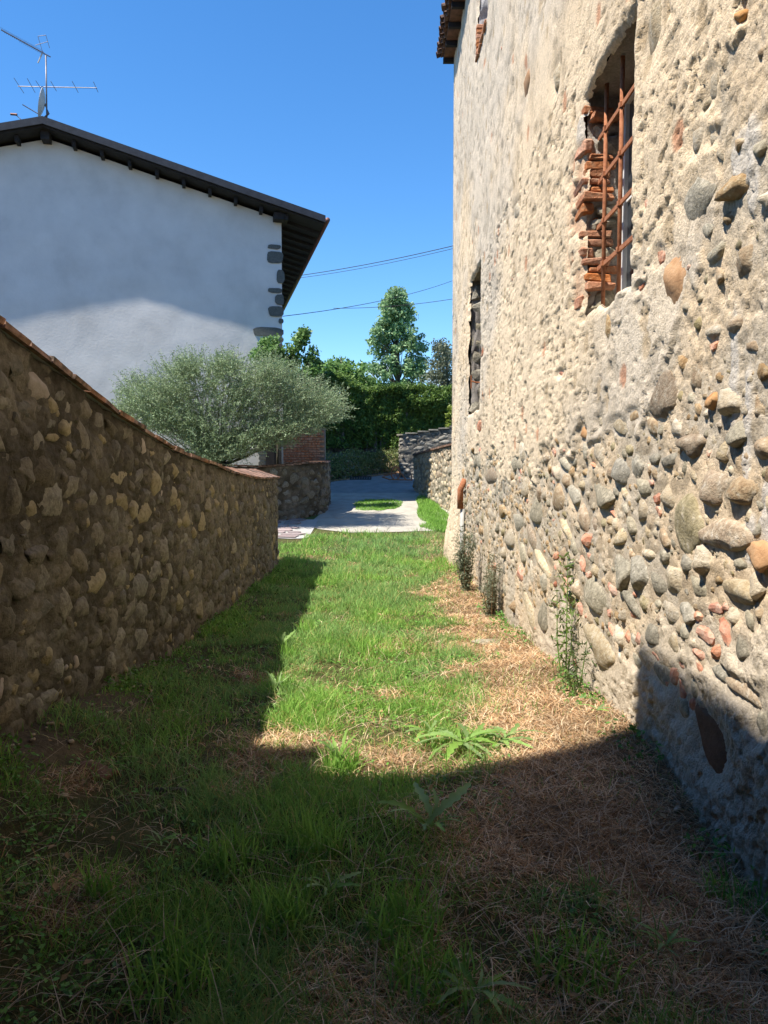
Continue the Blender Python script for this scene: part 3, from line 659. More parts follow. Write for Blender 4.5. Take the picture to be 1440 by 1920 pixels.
def fill(root, wp, ztop, zbase, hs, kinds, sizes, tries, maxn=290, pre=(), sub=2, gap=.47, pscale=None, wide=(.9, 1.5), tall=(.7, 1.2), topm=.03, chip=False, sinkf=.25, flat=1.0):
    pk = Packer(); items = []
    for (u, zz, ww, hh, k) in pre: pk.add(u, zz, ww, hh); items.append((u, zz, ww, hh, k, 1e9+ww*hh))
    for t in range(tries):
        u = random.random()*wp.L; zt = np.interp(u, wp.s, ztop); zb = np.interp(u, wp.s, zbase); zz = zb+random.random()*(zt-zb)
        s_ = sizes[min(len(sizes)-1, int(t/tries*len(sizes)))]*random.uniform(.7, 1.2); ww = s_*random.uniform(*wide); hh = s_*random.uniform(*tall)
        if zz+hh*.5 > zt-topm: continue
        if not pk.ok(u, zz, ww, hh, gap): continue
        pk.add(u, zz, ww, hh); x_, y_, *_r2 = wp.at(u); items.append((u, zz, ww, hh, random.choice(kinds), ww*hh/(max(1, y_)**(3 if pscale else 2))))
    items.sort(key=lambda q: -q[5]); n = 0; rest = {}
    for (u, zz, ww, hh, k, ar) in items:
        x_, y_, tx, ty, nx, ny = wp.at(u); dep = min(min(ww, hh)*random.uniform(.30, .45)*flat, .075*flat); h0 = hs(u, zz)
        sk = sinkf*random.uniform(.7, 1.25)
        P = Vector((x_+nx*(h0-dep*sk), y_+ny*(h0-dep*sk), zz)); me = rocks(k, 3 if (n < 40 and sub == 2) else sub, rough=.15, chip=chip, boxy=.75)
        mm = wall_matrix(P, (tx, ty, 0), (nx, ny, 0), ww*1.05, hh*1.05, dep, random.uniform(-.3, .3))
        if n < maxn: part('stone', me, None, root, mm); n += 1
        else: rest.setdefault(k, []).append((me, mm))
    for k, it in rest.items(): part('rubble', joined(it, 'rubble'), M[k], root, kind='stuff')

# ---- left retaining wall
XL = -1.95
lw = empty('garden_wall', (XL, 4, 0), 'long dark cobblestone garden wall sweeping down along the left of the grass lane', 'wall')
pts = [(XL, 2.2), (XL, 8), (XL, 14.35)]+[(XL-.75+.75*math.cos(t), 14.35+.75*math.sin(t)) for t in np.linspace(.2, math.pi/2, 8)]+[(XL-3.2, 15.1)]
wpL = WallPath(pts, .022)
ztL = np.interp(wpL.y, [2.2, 3.93, 5.73, 7.29, 9.85, 11.95, 14.8], [2.62, 2.34, 1.99, 1.755, 1.55, 1.49, 1.455]); ztL = ztL-.05-.05*ss(9, 13, wpL.y)
zbL = np.full(len(wpL.s), -.7)
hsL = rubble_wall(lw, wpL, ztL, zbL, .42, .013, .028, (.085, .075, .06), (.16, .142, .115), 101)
LS = [(69,728,47,62,'l_pale'),(28,683,38,45,'l_grey'),(110,743,32,38,'l_grey'),(154,765,34,55,'l_dark'),(47,767,34,40,'l_grey'),(10,756,30,30,'l_grey'),(187,792,18,38,'l_grey'),(210,805,28,40,'l_dark'),
(240,812,32,40,'l_grey'),(266,836,10,30,'l_pale'),(103,822,30,20,'l_ochre'),(229,895,38,34,'l_ochre'),(260,895,24,32,'l_grey'),(230,938,34,38,'l_ochre'),(207,938,18,28,'l_ochre'),(174,929,34,56,'l_grey'),
(144,949,34,44,'l_dark'),(99,940,50,78,'l_grey'),(62,949,28,48,'l_ochre'),(186,1086,50,60,'l_ochre'),(388,949,14,34,'l_ochre'),(405,944,8,26,'l_ochre'),(439,1026,18,32,'l_ochre'),(292,1071,22,50,'l_grey'),
(306,925,9,14,'l_pale'),(242,1144,28,40,'l_grey'),(107,1189,52,55,'l_grey'),(222,1202,30,60,'l_grey'),(262,1205,28,65,'l_grey'),(338,1127,18,42,'l_ochre'),(372,1142,18,45,'l_ochre'),(393,1138,18,48,'l_grey'),
(367,1107,30,46,'l_grey'),(91,1307,32,32,'l_grey'),(47,1311,38,30,'l_grey'),(4,1293,26,40,'l_pale'),(125,1249,10,16,'l_pale'),(142,1240,9,24,'l_pale'),(49,1164,36,18,'l_ochre'),(35,1405,90,70,'l_grey'),
(25,810,40,34,'l_dark'),(95,790,26,24,'l_grey'),(15,860,34,40,'l_dark'),(45,880,30,60,'l_dark'),(20,1020,44,60,'l_grey'),(70,1040,50,50,'l_dark'),(150,1050,40,60,'l_dark'),(245,1010,30,44,'l_grey'),(300,990,30,50,'l_dark'),
(40,1100,50,50,'l_dark'),(420,1080,20,26,'l_grey'),(460,1050,16,26,'l_ochre'),(350,1010,20,40,'l_grey'),(340,920,18,30,'l_dark'),(310,860,20,30,'l_grey'),(280,870,18,24,'l_dark'),(130,870,30,30,'l_dark'),(180,840,28,26,'l_dark')]
pre = []
for (px, py, w_, h_, k) in LS:
    p = on_x(px, py, XL); a = on_x(px-w_/2, py, XL).y; b = on_x(px+w_/2, py, XL).y; hh = h_*p.y/1440*1.0
    pre.append((p.y-2.2, p.z, min(abs(b-a), .55), hh, k))
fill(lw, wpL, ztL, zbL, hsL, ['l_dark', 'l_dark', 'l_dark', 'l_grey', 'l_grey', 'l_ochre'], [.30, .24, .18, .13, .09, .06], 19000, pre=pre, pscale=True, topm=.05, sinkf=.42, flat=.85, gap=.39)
# coping tiles
u = 0.0
while u < wpL.L-.15:
    ln = random.uniform(.27, .31); x_, y_, tx, ty, nx, ny = wpL.at(u+ln/2); z_ = float(np.interp(u+ln/2, wpL.s, ztL)); za_ = float(np.interp(u, wpL.s, ztL)); zb_ = float(np.interp(min(wpL.L, u+ln), wpL.s, ztL))
    T = Vector((tx, ty, (zb_-za_)/ln)).normalized(); N_ = Vector((nx, ny, 0)); tilt = .16+.16*float(ss(8.5, 12, np.array(y_)))
    Nn = (N_-Vector((0, 0, tilt))).normalized(); U = T.cross(Nn)*-1
    U = Nn.cross(T); U = U if U.z > 0 else -U
    c = Vector((x_, y_, z_+.058))-N_*.19+Vector((random.uniform(-.006, .006), 0, random.uniform(-.004, .004)))
    me = MB().box(c, (ln-.008, .48, .032), T, Nn, U, jit=.007).me('coping_tile')
    part('coping_tile', me, M['tile'], lw); u += ln
# bed under the tiles
part('coping_bed', mesh_np('coping_bed', np.stack([np.r_[wpL.x+wpL.nx*.015, wpL.x-wpL.nx*.42], np.r_[wpL.y+wpL.ny*.015, wpL.y-wpL.ny*.42], np.r_[ztL-.0+.0*ztL+.003, ztL+.065]], 1), np.stack([np.arange(len(wpL.s)-1), np.arange(1, len(wpL.s)), len(wpL.s)+np.arange(1, len(wpL.s)), len(wpL.s)+np.arange(len(wpL.s)-1)], 1)), M['joint'], lw)

# ---- round wall of the yard in the middle distance
rwl = empty('yard_wall', (-2.4, 23.4, 0), 'dark curved stone yard wall in front of the brick wall at the end of the lane', 'wall')
wp2 = WallPath([(-6.5, 22.3), (-4.6, 22.2), (-3.6, 22.4), (-2.8, 22.9), (-2.2, 23.5), (-1.82, 24.1), (-1.74, 24.7), (-1.78, 26.4)], .05)
zt2 = np.interp(wp2.s, [0, 1.8, 3.0, 4.0, 4.6, 7.5], [1.75, 1.60, 1.55, 1.60, 1.66, 1.72])-.05; zb2 = np.full(len(wp2.s), -.5)
hs2 = rubble_wall(rwl, wp2, zt2, zb2, .38, .05, .04, (.085, .07, .05), (.16, .135, .105), 131)
fill(rwl, wp2, zt2, zb2, hs2, ['l_dark', 'l_grey', 'l_grey'], [.28, .2, .14, .1], 2500, maxn=140)
u = 0
while u < wp2.L-.1:
    ln = random.uniform(.27, .31); x_, y_, tx, ty, nx, ny = wp2.at(u+ln/2); z_ = float(np.interp(u+ln/2, wp2.s, zt2))
    part('coping_tile', MB().box((x_-nx*.17, y_-ny*.17, z_+.03), (ln-.01, .44, .05), (tx, ty, 0), (nx, ny, 0), (0, 0, 1), jit=.004).me('coping_tile'), M['tile'], rwl); u += ln

# ---- wall with terracotta coping on the right of the drive
cwl = empty('drive_wall', (1.7, 27, 0), 'pale cobble wall with a sloping terracotta coping on the right of the driveway', 'wall')
wp3 = WallPath([(1.25, 29.3), (1.75, 26.5), (2.27, 24.0), (3.0, 20.8)], .05); wp3.nx *= 1; wp3.ny *= 1
s3 = -1 if wp3.nx[5] > 0 else 1
wp3.nx = -abs(wp3.nx); wp3.ny = -abs(wp3.ny)
zt3 = np.interp(wp3.y, [20.8, 24, 29.3], [2.45, 2.25, 1.98])-.06; zb3 = np.interp(wp3.y, [20.8, 24, 29.3], [-.7, -.3, .2])
hs3 = rubble_wall(cwl, wp3, zt3, zb3, .4, .05, .05, (.24, .21, .16), (.34, .30, .23), 151)
fill(cwl, wp3, zt3, zb3, hs3, ['s_tan', 's_tan', 's_brown', 's_grey'], [.26, .2, .16, .12], 5000, maxn=290, pscale=True, gap=.44, sinkf=.2, flat=.9)
u = 0
while u < wp3.L-.1:
    ln = .33; x_, y_, tx, ty, nx, ny = wp3.at(u+ln/2); z_ = float(np.interp(u+ln/2, wp3.s, zt3)); sl = float(np.interp(u+ln, wp3.s, zt3)-np.interp(u, wp3.s, zt3))/ln
    T = Vector((tx, ty, sl)).normalized(); N_ = Vector((nx, ny, 0)); U = T.cross(N_); U = U if U.z > 0 else -U
    part('coping_tile', MB().box((x_-nx*.17, y_-ny*.17, z_+.035), (ln-.01, .48, .06), T, N_, U, jit=.003).me('coping_tile'), M['tile'], cwl); u += ln

# ---- grey wall facing the lane
gwl = empty('grey_wall', (2, 33, 0.8), 'grey dry stone wall standing across the end of the driveway under the hedge', 'wall')
wp4 = WallPath([(.82, 34.6), (.80, 33.0), (.84, 32.9), (2.0, 32.85), (4.6, 32.6)], .06)
# travel so that the right-hand side faces the camera
zt4 = np.interp(wp4.x, [.8, 3.1, 4.6], [2.86, 3.2, 3.4])-.05; zb4 = np.full(len(wp4.s), .4)
M['s_cool'] = mat('cool_grey_stone', [(.17, .155, .13), (.27, .25, .21), (.34, .315, .27)], scale=12, bump=.5, bscale=40, objrand=.25, spec=.1)
if wp4.ny[len(wp4.s)//2+10] > 0: wp4.nx *= -1; wp4.ny *= -1
hs4 = rubble_wall(gwl, wp4, zt4, zb4, .4, .06, .05, (.10, .095, .085), (.16, .15, .135), 171)
fill(gwl, wp4, zt4, zb4, hs4, ['s_cool'], [.26, .22, .17, .12], 6000, maxn=280, gap=.44, wide=(1.3, 2.2), tall=(.55, .85), sinkf=.35, flat=.7)
u = 0
while u < wp4.L-.2:
    ln = random.uniform(.4, .6); x_, y_, tx, ty, nx, ny = wp4.at(u+ln/2); z_ = float(np.interp(u+ln/2, wp4.s, zt4))
    part('coping_slab', MB().box((x_-nx*.18, y_-ny*.18, z_+.03), (ln-.01, .5, .06), (tx, ty, 0), (nx, ny, 0), (0, 0, 1), jit=.006).me('coping_slab'), M['s_cool'], gwl); u += ln

# ---- brick wall beside the house corner
bwl = empty('brick_wall', (-2.6, 26, .2), 'low red brick wall between the white house and the yard wall, under the olive tree', 'wall')
part('mortar', MB().box((-2.83, 26.16, 1.35), (1.86, .22, 2.94)).me('mortar'), M['mortar_b'], bwl)
rows = 34
for r_ in range(12, rows):
    zz = .0+r_*.083+.04
    for c_ in range(8):
        x0 = -3.76+c_*.262+(.131 if r_ % 2 else 0)
        if x0+.25 > -1.87: 
            continue
        brk(bwl, 'brick', (x0+.125, 26.04, zz), (.245, .05, .068), 'brick', .003)

# ------------------------------------------------------------------ white house on the left
a12 = R(12.8); gl = Vector((-math.cos(a12), -math.sin(a12), 0)); lg = Vector((-math.sin(a12), math.cos(a12), 0)); gn = -lg
P0 = Vector((-3.18, 25, 0)); GRND = -.4; LEN = 13.2
hs_ = empty('white_house', (P0.x, P0.y, GRND), 'white rendered house with a dark overhanging roof and grey corner stones on the left', 'house')
def hp(s, f, z_): return P0+gl*s+lg*f+Vector((0, 0, z_))
OV = .66
_a = on_plane(80, 220, P0+gn*OV, gn); _b = on_plane(610, 406, P0+gn*OV, gn)
_sa = (_a-P0).dot(gl); _sb = (_b-P0).dot(gl)
SA = _sa; WID = 2*SA; ZA = _a.z; SL = (_a.z-_b.z)/(_sa-_sb)   # roof top at ridge, slope
def rt(s): return ZA-SL*abs(s-SA)
th = .34
poly = [hp(0, 0, GRND), hp(0, 0, rt(0)-th), hp(SA, 0, rt(SA)-th), hp(WID, 0, rt(WID)-th), hp(WID, 0, GRND)]
# gable wall as a grid so that the render coat is slightly uneven
nu, nv = 150, 110; U_, V_ = np.meshgrid(np.linspace(0, WID, nu), np.linspace(0, 1, nv)); u_ = U_.ravel(); v_ = V_.ravel()
top = ZA-SL*np.abs(u_-SA)-th; zz = GRND+v_*(top-GRND); dpt = (fbm(u_*.8, zz*.8, 3, 201)-.5)*.03+(fbm(u_*3, zz*3, 3, 202)-.5)*.006
dpt = dpt*ss(0, .15, u_)
Vh = np.stack([P0.x+gl.x*u_+gn.x*dpt, P0.y+gl.y*u_+gn.y*dpt, zz], 1)
part('gable_wall', mesh_np('gable_wall', Vh, gridF(nv, nu)), M['housewall'], hs_)
part('side_wall', MB().poly([hp(0, 0, GRND), hp(0, LEN, GRND), hp(0, LEN, rt(0)-th), hp(0, 0, rt(0)-th)]).poly([hp(WID, 0, GRND), hp(WID, LEN, GRND), hp(WID, LEN, rt(WID)-th), hp(WID, 0, rt(WID)-th)]).me('side_wall'), M['housewall'], hs_)
part('rear_wall', MB().poly([p+lg*LEN for p in poly]).me('rear_wall'), M['housewall'], hs_)
EV = -_sb
for sgn, nm in ((-1, 'a'), (1, 'b')):
    s_e = SA+sgn*(SA+EV)
    A = hp(SA, -OV, ZA); B = hp(s_e, -OV, rt(s_e)); dz_ = Vector((0, 0, -.20)); dz2 = Vector((0, 0, -.10))
    part('roof', MB().prism([A, B, B+Vector((0, 0, -.14)), A+Vector((0, 0, -.14))], lg*(LEN+2*OV)).me('roof'), M['roofing'], hs_)
    # soffit boarding below, timber
    A2 = hp(SA, -OV+.05, ZA-.143); B2 = hp(s_e+(-sgn)*.04, -OV+.05, rt(s_e-sgn*.04)-.143)
    part('soffit', MB().prism([A2, B2, B2+Vector((0, 0, -.09)), A2+Vector((0, 0, -.09))], lg*(LEN+2*OV-.1)).me('soffit'), M['eave'], hs_)
    part('verge_board', MB().prism([hp(SA, -OV-.015, ZA+.02), hp(s_e, -OV-.015, rt(s_e)+.02), hp(s_e, -OV-.015, rt(s_e)-.19), hp(SA, -OV-.015, ZA-.19)], lg*.035*-1).me('verge_board'), M['roofing'], hs_)
    # gutter along the eave
    Gc = s_e+sgn*.07
    part('gutter', MB().tube([hp(Gc, -OV-.05, rt(s_e)-.11), hp(Gc, LEN+OV, rt(s_e)-.11)], .075, 10).me('gutter', True), M['copper'], hs_)
    # rafters under the eave
    for i in range(18):
        f_ = .25+i*.75
        a = hp(SA+sgn*(SA-.0), f_, rt(0)-.285); b2 = hp(s_e-sgn*.08, f_, rt(s_e-sgn*.08)-.285); 
        d_ = (b2-a); Lr = d_.length; T = d_.normalized(); U = lg.cross(T); U = U if U.z > 0 else -U
        part('rafter', MB().box((a+b2)/2, (Lr, .09, .10), T, lg, U).me('rafter'), M['eave'], hs_)
# purlin ends under the verge
for i, s in enumerate([SA-.78*k for k in range(1, 10)]+[SA+.78*k for k in range(1, 9)]):
    part('purlin', MB().box(hp(s, -.16, rt(s)-.33), (.10, .46, .17), gl, lg, (0, 0, 1)).me('purlin'), M['eave'], hs_)
part('ridge_beam', MB().box(hp(SA, -.16, ZA-.37), (.24, .48, .26), gl, lg, (0, 0, 1)).me('ridge_beam'), M['eave'], hs_)
part('wall_plate', MB().box(hp(.10, -.16, rt(.10)-.37), (.34, .46, .20), gl, lg, (0, 0, 1)).me('wall_plate'), M['eave'], hs_)
for (px, py, w_, h_) in ((514,463,24,8),(516,483,30,21),(526,519,15,24),(516,545,26,9),(524,562,17,19),(517,584,28,20),(527,602,9,9),(503,622,58,17),(527,637,10,8),(516,655,30,24),(492,835,13,12),(489,848,11,9),(492,858,14,8),(490,869,11,9)):
    p = on_plane(px, py, P0, gn); dd = p.y; k = -(p-P0).dot(gn)
    po = []
    for k_ in range(12):
        t_ = 2*math.pi*(k_+.5)/12; e_ = random.uniform(.9, 1.06); po.append(p+gn*-.03+gl*(math.copysign(abs(math.cos(t_))**.55, math.cos(t_))*w_*dd/2880*e_)+Vector((0, 0, math.copysign(abs(math.sin(t_))**.6, math.sin(t_))*h_*dd/2880*e_)))
    part('corner_stone', MB().prism(po, gn*.065).me('corner_stone'), M['quoin'], hs_)
# dark doorway by the corner
p = on_plane(513, 850, P0, gn)
part('door', MB().box(p+gn*.01+Vector((0, 0, -.4)), (.5, .05, 2.0), -gl, gn, (0, 0, 1)).box(p+gn*.035+Vector((0, 0, -.4)), (.05, .02, 1.9), -gl, gn, (0, 0, 1)).me('door'), M['eave'], hs_)

# ---- antennas and dish on the ridge
Yd = hp(SA, .1, 0).y
def ap(px, py, dy=0): return on_y(px, py, Yd+dy)
mast = empty('antenna_mast', ap(87, 222), 'thin roof mast carrying two television aerials on the ridge of the white house', 'antenna')
part('mast', MB().tube([ap(88, 226), ap(86, 104)], .022, 8).me('mast', True), M['alu'], mast)
ua = part('aerial_boom', MB().tube([ap(95, 107, .1), ap(2, 56, -.5)], .016, 6).me('aerial_boom'), M['alu'], mast)
for i in range(22):
    t = .12+i*.04; p = ap(95, 107, .1).lerp(ap(2, 56, -.5), t)
    sub('aerial_rod', MB().tube([p+Vector((-.10, -.05, .13))*.8, p+Vector((.10, .05, -.13))*.8*(.5 if i > 14 else .8)], .004, 4).me('aerial_rod'), M['alu'], ua)
for a, b in (((71, 68), (80, 98)), ((86, 66), (93, 90)), ((79, 100), (71, 118)), ((71, 68), (86, 66)), ((66, 85), (90, 78))):
    part('reflector_rod', MB().tube([ap(*a), ap(*b)], .008 if a != (79, 100) else .02, 5).me('reflector_rod'), M['dish'] if a == (79, 100) else M['alu'], mast)
ub = part('aerial_boom', MB().tube([ap(34, 162), ap(182, 165)], .012, 6).me('aerial_boom'), M['alu'], mast)
for x0 in ((26, 146, 45, 175), (51, 147, 66, 174), (67, 151, 78, 168), (95, 152, 106, 171), (135, 152, 147, 174), (175, 153, 184, 173)):
    sub('aerial_rod', MB().tube([ap(x0[0], x0[1], -.1), ap(x0[2], x0[3], .1)], .008, 5).me('aerial_rod'), M['alu'], ub)
dish = empty('satellite_dish', ap(74, 219, -.15), 'pale satellite dish seen edge on beside the antenna mast on the ridge', 'satellite dish')
v = []; f = []; nr, nn = 6, 20; dc = ap(76, 192, -.15); ax = Vector((-.94, -.30, .18)).normalized(); e1 = ax.cross(Vector((0, 0, 1))).normalized(); e2 = ax.cross(e1)
for sh in (0, .015):
    for i in range(nr+1):
        for k in range(nn):
            rr = .40*i/nr; t = 2*math.pi*k/nn; v.append(tuple(dc-ax*(.11*(1-(i/nr)**2)+sh)+e1*rr*math.cos(t)*.9+e2*rr*math.sin(t)*1.05))
for q in range(2):
    for i in range(nr):
        for k in range(nn): b0 = q*(nr+1)*nn; f.append((b0+i*nn+k, b0+i*nn+(k+1) % nn, b0+(i+1)*nn+(k+1) % nn, b0+(i+1)*nn+k))
b1 = (nr+1)*nn
for k in range(nn): f.append((nr*nn+k, nr*nn+(k+1) % nn, b1+nr*nn+(k+1) % nn, b1+nr*nn+k))
me = bpy.data.meshes.new('reflector'); me.from_pydata(v, [], f); me.update()
part('reflector', me, M['dish'], dish)
part('bracket', MB().tube([dc-ax*.12, dc-ax*.22+Vector((0, 0, -.25)), ap(80, 224, .05)], .03, 8).me('bracket'), M['alu'], dish)
part('feed_arm', MB().tube([dc+e2*(.35 if e2.z < 0 else -.35), dc+ax*.5+Vector((0, 0, -.22))], .014, 6).me('feed_arm'), M['alu'], dish)
lnb = empty('roof_lamp', ap(38, 224, 0), 'small bent metal fitting on the roof left of the satellite dish', 'roof fitting')
part('arm', MB().tube([ap(42, 226), ap(30, 216)], .012, 6).me('arm'), M['alu'], lnb)
part('head', MB().tube([ap(32, 215), ap(20, 214)], .035, 8).me('head'), M['copper'], lnb)

# ---- overhead cables
def cable(pa, pb, sag, r_, lab, ya, yb):
    a = on_y(*pa, ya); b = on_y(*pb, yb); pts_ = [a.lerp(b, t/14)+Vector((0, 0, -sag*4*(t/14)*(1-t/14))) for t in range(15)]
    o = link('overhead_cable', MB().tube(pts_, r_, 5).me('overhead_cable'), M['cable'], label=lab, cat='cable', group='overhead cables between the house and the old building'); return o
cable((520, 522), (870, 456), .12, .015, 'upper of the twin black cables running from the roof corner to the old building', 36, 30)
cable((520, 526), (870, 461), .14, .010, 'lower thinner cable just below the top black cable', 36, 30)
cable((530, 593), (860, 522), .25, .012, 'thin cable leaving the house corner stones and rising behind the tree', 26, 45)
cable((625, 578), (870, 557), .15, .014, 'faint lowest cable crossing in front of the tall tree', 40, 40)

# ------------------------------------------------------------------ building behind on the left that throws the foreground shade
ob = empty('neighbour_house', (-5, -3, 0), 'plain rendered house beside the camera whose shade covers the near grass', 'house')
YB = 2.38; XB = -2.2; HN = 7.66
fp = [(XB, -1.3), (9.0, -1.3), (9.0, -10), (-9, -10), (-9, 2.1), (-4.27, 2.1), (-4.25, 1.66), (-3.5, 1.78), (-2.95, 1.97), (XB, YB)]  # outline stepped to shape the shade edge; wing behind the camera added
part('wall', MB().prism([(a, b, -.5) for a, b in fp], (0, 0, HN+.35)).me('wall'), M['l_grey'], ob)
part('shade_slab', MB().box((-.37, .05, 3.3), (3.66, 3.1, 1.2)).me('shade_slab'), M['l_grey'], ob)  # unseen slab added above the camera to darken the foreground
part('rear_wall', MB().box((0, -6, 5.4), (18.4, 8.9, 11.6)).me('rear_wall'), M['l_grey'], ob)  # unseen tall block added behind the camera to hold back sky light
part('roof', MB().prism([(a, b, HN-.148) for a, b in fp], (0, 0, .28)).me('roof'), M['rooftile'], ob)

# ------------------------------------------------------------------ paving
pav = empty('paving', (-3, 22, -.2), kind='structure')
bedx = np.linspace(-4.2, -1.9, 12); bedy = np.linspace(19.6, 23.0, 16); BX, BY = np.meshgrid(bedx, bedy)
part('paving_bed', mesh_np('paving_bed', np.stack([BX.ravel()-(BY.ravel()-19.6)*.0, BY.ravel(), G(BX.ravel(), BY.ravel())+.02], 1), gridF(16, 12)), M['joint'], pav)
yy_ = 19.6
while yy_ < 22.95:
    rh = random.uniform(.3, .55); xx = -4.2+random.uniform(0, .3)
    while xx < -2.25:
        ww = random.uniform(.35, .75); cx, cyy = xx+ww/2, yy_+rh/2; n_ = random.randint(5, 7); po = []
        if cx+ww/2 < -1.92:
            for k in range(n_):
                t = 2*math.pi*k/n_+random.uniform(-.25, .25); sx_ = math.copysign(abs(math.cos(t))**.6, math.cos(t)); sy_ = math.copysign(abs(math.sin(t))**.6, math.sin(t))
                X_, Y_ = cx+sx_*(ww/2-.025), cyy+sy_*(rh/2-.025); po.append((X_, Y_, float(G(np.array([X_]), np.array([Y_]))[0])+.028))
            part('flagstone', MB().prism(po, (0, 0, .022)).me('flagstone'), M['flag'], pav)
        xx += ww
    yy_ += rh

# ------------------------------------------------------------------ vegetation
def blades(name, x, y_, h, wdt, lean, colr, matk, seg=2, flat=0., z0=None, parent=None, **kw):
    n = len(x); az = rng.uniform(0, 2*np.pi, n); la = rng.uniform(0, 2*np.pi, n); z_ = (G(x, y_) if z0 is None else z0)-.008
    ca, sa = np.cos(az), np.sin(az); ldx, ldy = np.cos(la)*lean*h, np.sin(la)*lean*h
    up = h*np.sqrt(np.clip(1-np.minimum(lean, .98)**2, .03, 1))
    def P(t, wf, sg): return np.stack([x+ldx*t**1.8+ca*wdt*wf*sg, y_+ldy*t**1.8+sa*wdt*wf*sg, z_+up*(t-.35*lean*t*t)], 1)
    V = np.stack([P(0, .5, -1), P(0, .5, 1), P(.5, .42, -1), P(.5, .42, 1), P(1, 0, 0)], 1).reshape(-1, 3)
    b = np.arange(n)[:, None]*5; F = np.concatenate([b+[0, 1, 3], b+[0, 3, 2], b+[2, 3, 4]])
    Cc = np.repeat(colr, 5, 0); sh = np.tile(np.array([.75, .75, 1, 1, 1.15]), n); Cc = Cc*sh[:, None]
    return link(name, mesh_np(name, V, F, Cc), M[matk], parent, **kw)
def scatter(n, y0, y1, pw=1.0, x0=-1.95, x1=1.45):
    """more blades near the camera"""
    u = rng.random(n); yy = (y0**(1-pw)+u*(y1**(1-pw)-y0**(1-pw)))**(1/(1-pw)) if pw != 1 else y0*(y1/y0)**u
    return rng.uniform(x0, x1, n), yy
gA = np.array((.14, .31, .05)); gB = np.array((.34, .57, .12)); gC = np.array((.26, .40, .17)); gY = np.array((.52, .48, .18)); stw = np.array((.70, .47, .27)); stw2 = np.array((.82, .64, .43)); stw3 = np.array((.46, .26, .13))
x, yv = scatter(330000, 1.0, 21.6, 1.25); x[yv > 15.5] = rng.uniform(-3.2, 4.2, (yv > 15.5).sum())
d = dryness(x, yv); cl_ = fbm(x*2.3, yv*2.3, 3, 301); keep = (rng.random(len(x)) > d*.93) & (rng.random(len(x)) < .25+1.1*ss(.35, .55, cl_)+.5*ss(6, 12, yv))
sparse = (x < -.9) & (yv < 7.5); keep &= ~(sparse & (rng.random(len(x)) < .6)); keep &= ~((yv < 4.0) & (rng.random(len(x)) < .45*ss(.42, .56, fbm(x*1.4, yv*1.4, 3, 77))+.2)); keep &= ~((yv > 20.3+.6*fbm(x*2, yv*0, 2, 4)) & (x < -1.2))
keep &= ~((x < -2.0) & (yv > 15.0) & (yv > 18.5)); keep &= ~((yv > 20.8+.9*(fbm(x*1.5, x*0, 2, 14)-.5)))
x, yv, cl_ = x[keep], yv[keep], cl_[keep]; n = len(x)
t1 = rng.random(n)[:, None]; t2 = ss(.35, .65, fbm(x*1.1, yv*1.1, 3, 311))[:, None]; cc = (gA*(1-t1)+gB*t1)*(1-.5*t2)+gC*.5*t2; yl = (rng.random(n) < .10)[:, None]; cc = np.where(yl, gY, cc)*(.75+.5*rng.random(n))[:, None]
lit = ss(-1.1, -.6, x)*ss(.3, -.1, x)*ss(4, 4.6, yv)
h = (.045+.075*rng.random(n)**1.5)*(.7+.9*ss(.4, .65, cl_))*(1+.5*ss(9, 16, yv))*(1+.35*lit)
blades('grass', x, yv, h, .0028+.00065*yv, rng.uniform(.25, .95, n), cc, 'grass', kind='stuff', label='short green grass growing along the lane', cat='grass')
# dry straw lying flat, mostly by the old building
x, yv = scatter(210000, 1.0, 20.5, 1.25, -1.6, 1.46); d = dryness(x, yv)
keep = rng.random(len(x)) < np.clip(d*1.25, 0, 1)+.05; x, yv = x[keep], yv[keep]; n = len(x); t1 = rng.random(n)[:, None]; k2 = ss(.4, .62, fbm(x*2.5, yv*2.5, 3, 341))[:, None]
cc = np.where(t1 < .25, stw2, np.where(t1 > .7, stw3, stw))*(.65+.55*rng.random(n))[:, None]*(1-.3*k2)
blades('straw', x, yv, .04+.08*rng.random(n), .0028+.00055*yv, rng.uniform(.8, .99, n), cc, 'straw', kind='stuff', label='dry mown straw lying along the foot of the old building', cat='straw', z0=G(x, yv)+.004+rng.random(n)*.028)
# long dead stems
x, yv = scatter(1600, 1.6, 9, 1.4, -1.7, 1.4); n = len(x)
blades('dead_stems', x, yv, rng.uniform(.12, .38, n), np.full(n, .004), rng.uniform(.93, .995, n), np.tile(stw2*.7, (n, 1))*(.6+.6*rng.random(n))[:, None], 'straw', kind='stuff', label='long dead grass stems lying on the lane', cat='straw', z0=G(x, yv)+.02+rng.random(n)*.03)
# small round-leaved ground cover and clover
def leafcloud(Pc, size, asp, colr, nrm=None, tilt=1.0):
    n = len(Pc); a = rng.normal(size=(n, 3)); a[:, 2] += 0; a /= np.linalg.norm(a, axis=1)[:, None]
    if nrm is not None: a = a*tilt+nrm; a /= np.linalg.norm(a, axis=1)[:, None]
    b = rng.normal(size=(n, 3)); b -= (b*a).sum(1)[:, None]*a; b /= np.linalg.norm(b, axis=1)[:, None]; c = np.cross(a, b); s = (size*rng.uniform(.7, 1.3, n))[:, None]
    V = np.stack([Pc-b*s, Pc+c*s*asp+a*s*.12, Pc+b*s, Pc-c*s*asp+a*s*.12], 1).reshape(-1, 3); i = np.arange(n)[:, None]*4
    return V, np.concatenate([i+[0, 1, 2], i+[0, 2, 3]]), np.repeat(colr, 4, 0)
x, yv = scatter(26000, 1.0, 9, 1.3, -1.8, 1.3); d = dryness(x, yv); keep = (rng.random(len(x)) > d) & (fbm(x*2.8, yv*2.8, 3, 361) > .52); x, yv = x[keep], yv[keep]; n = len(x)
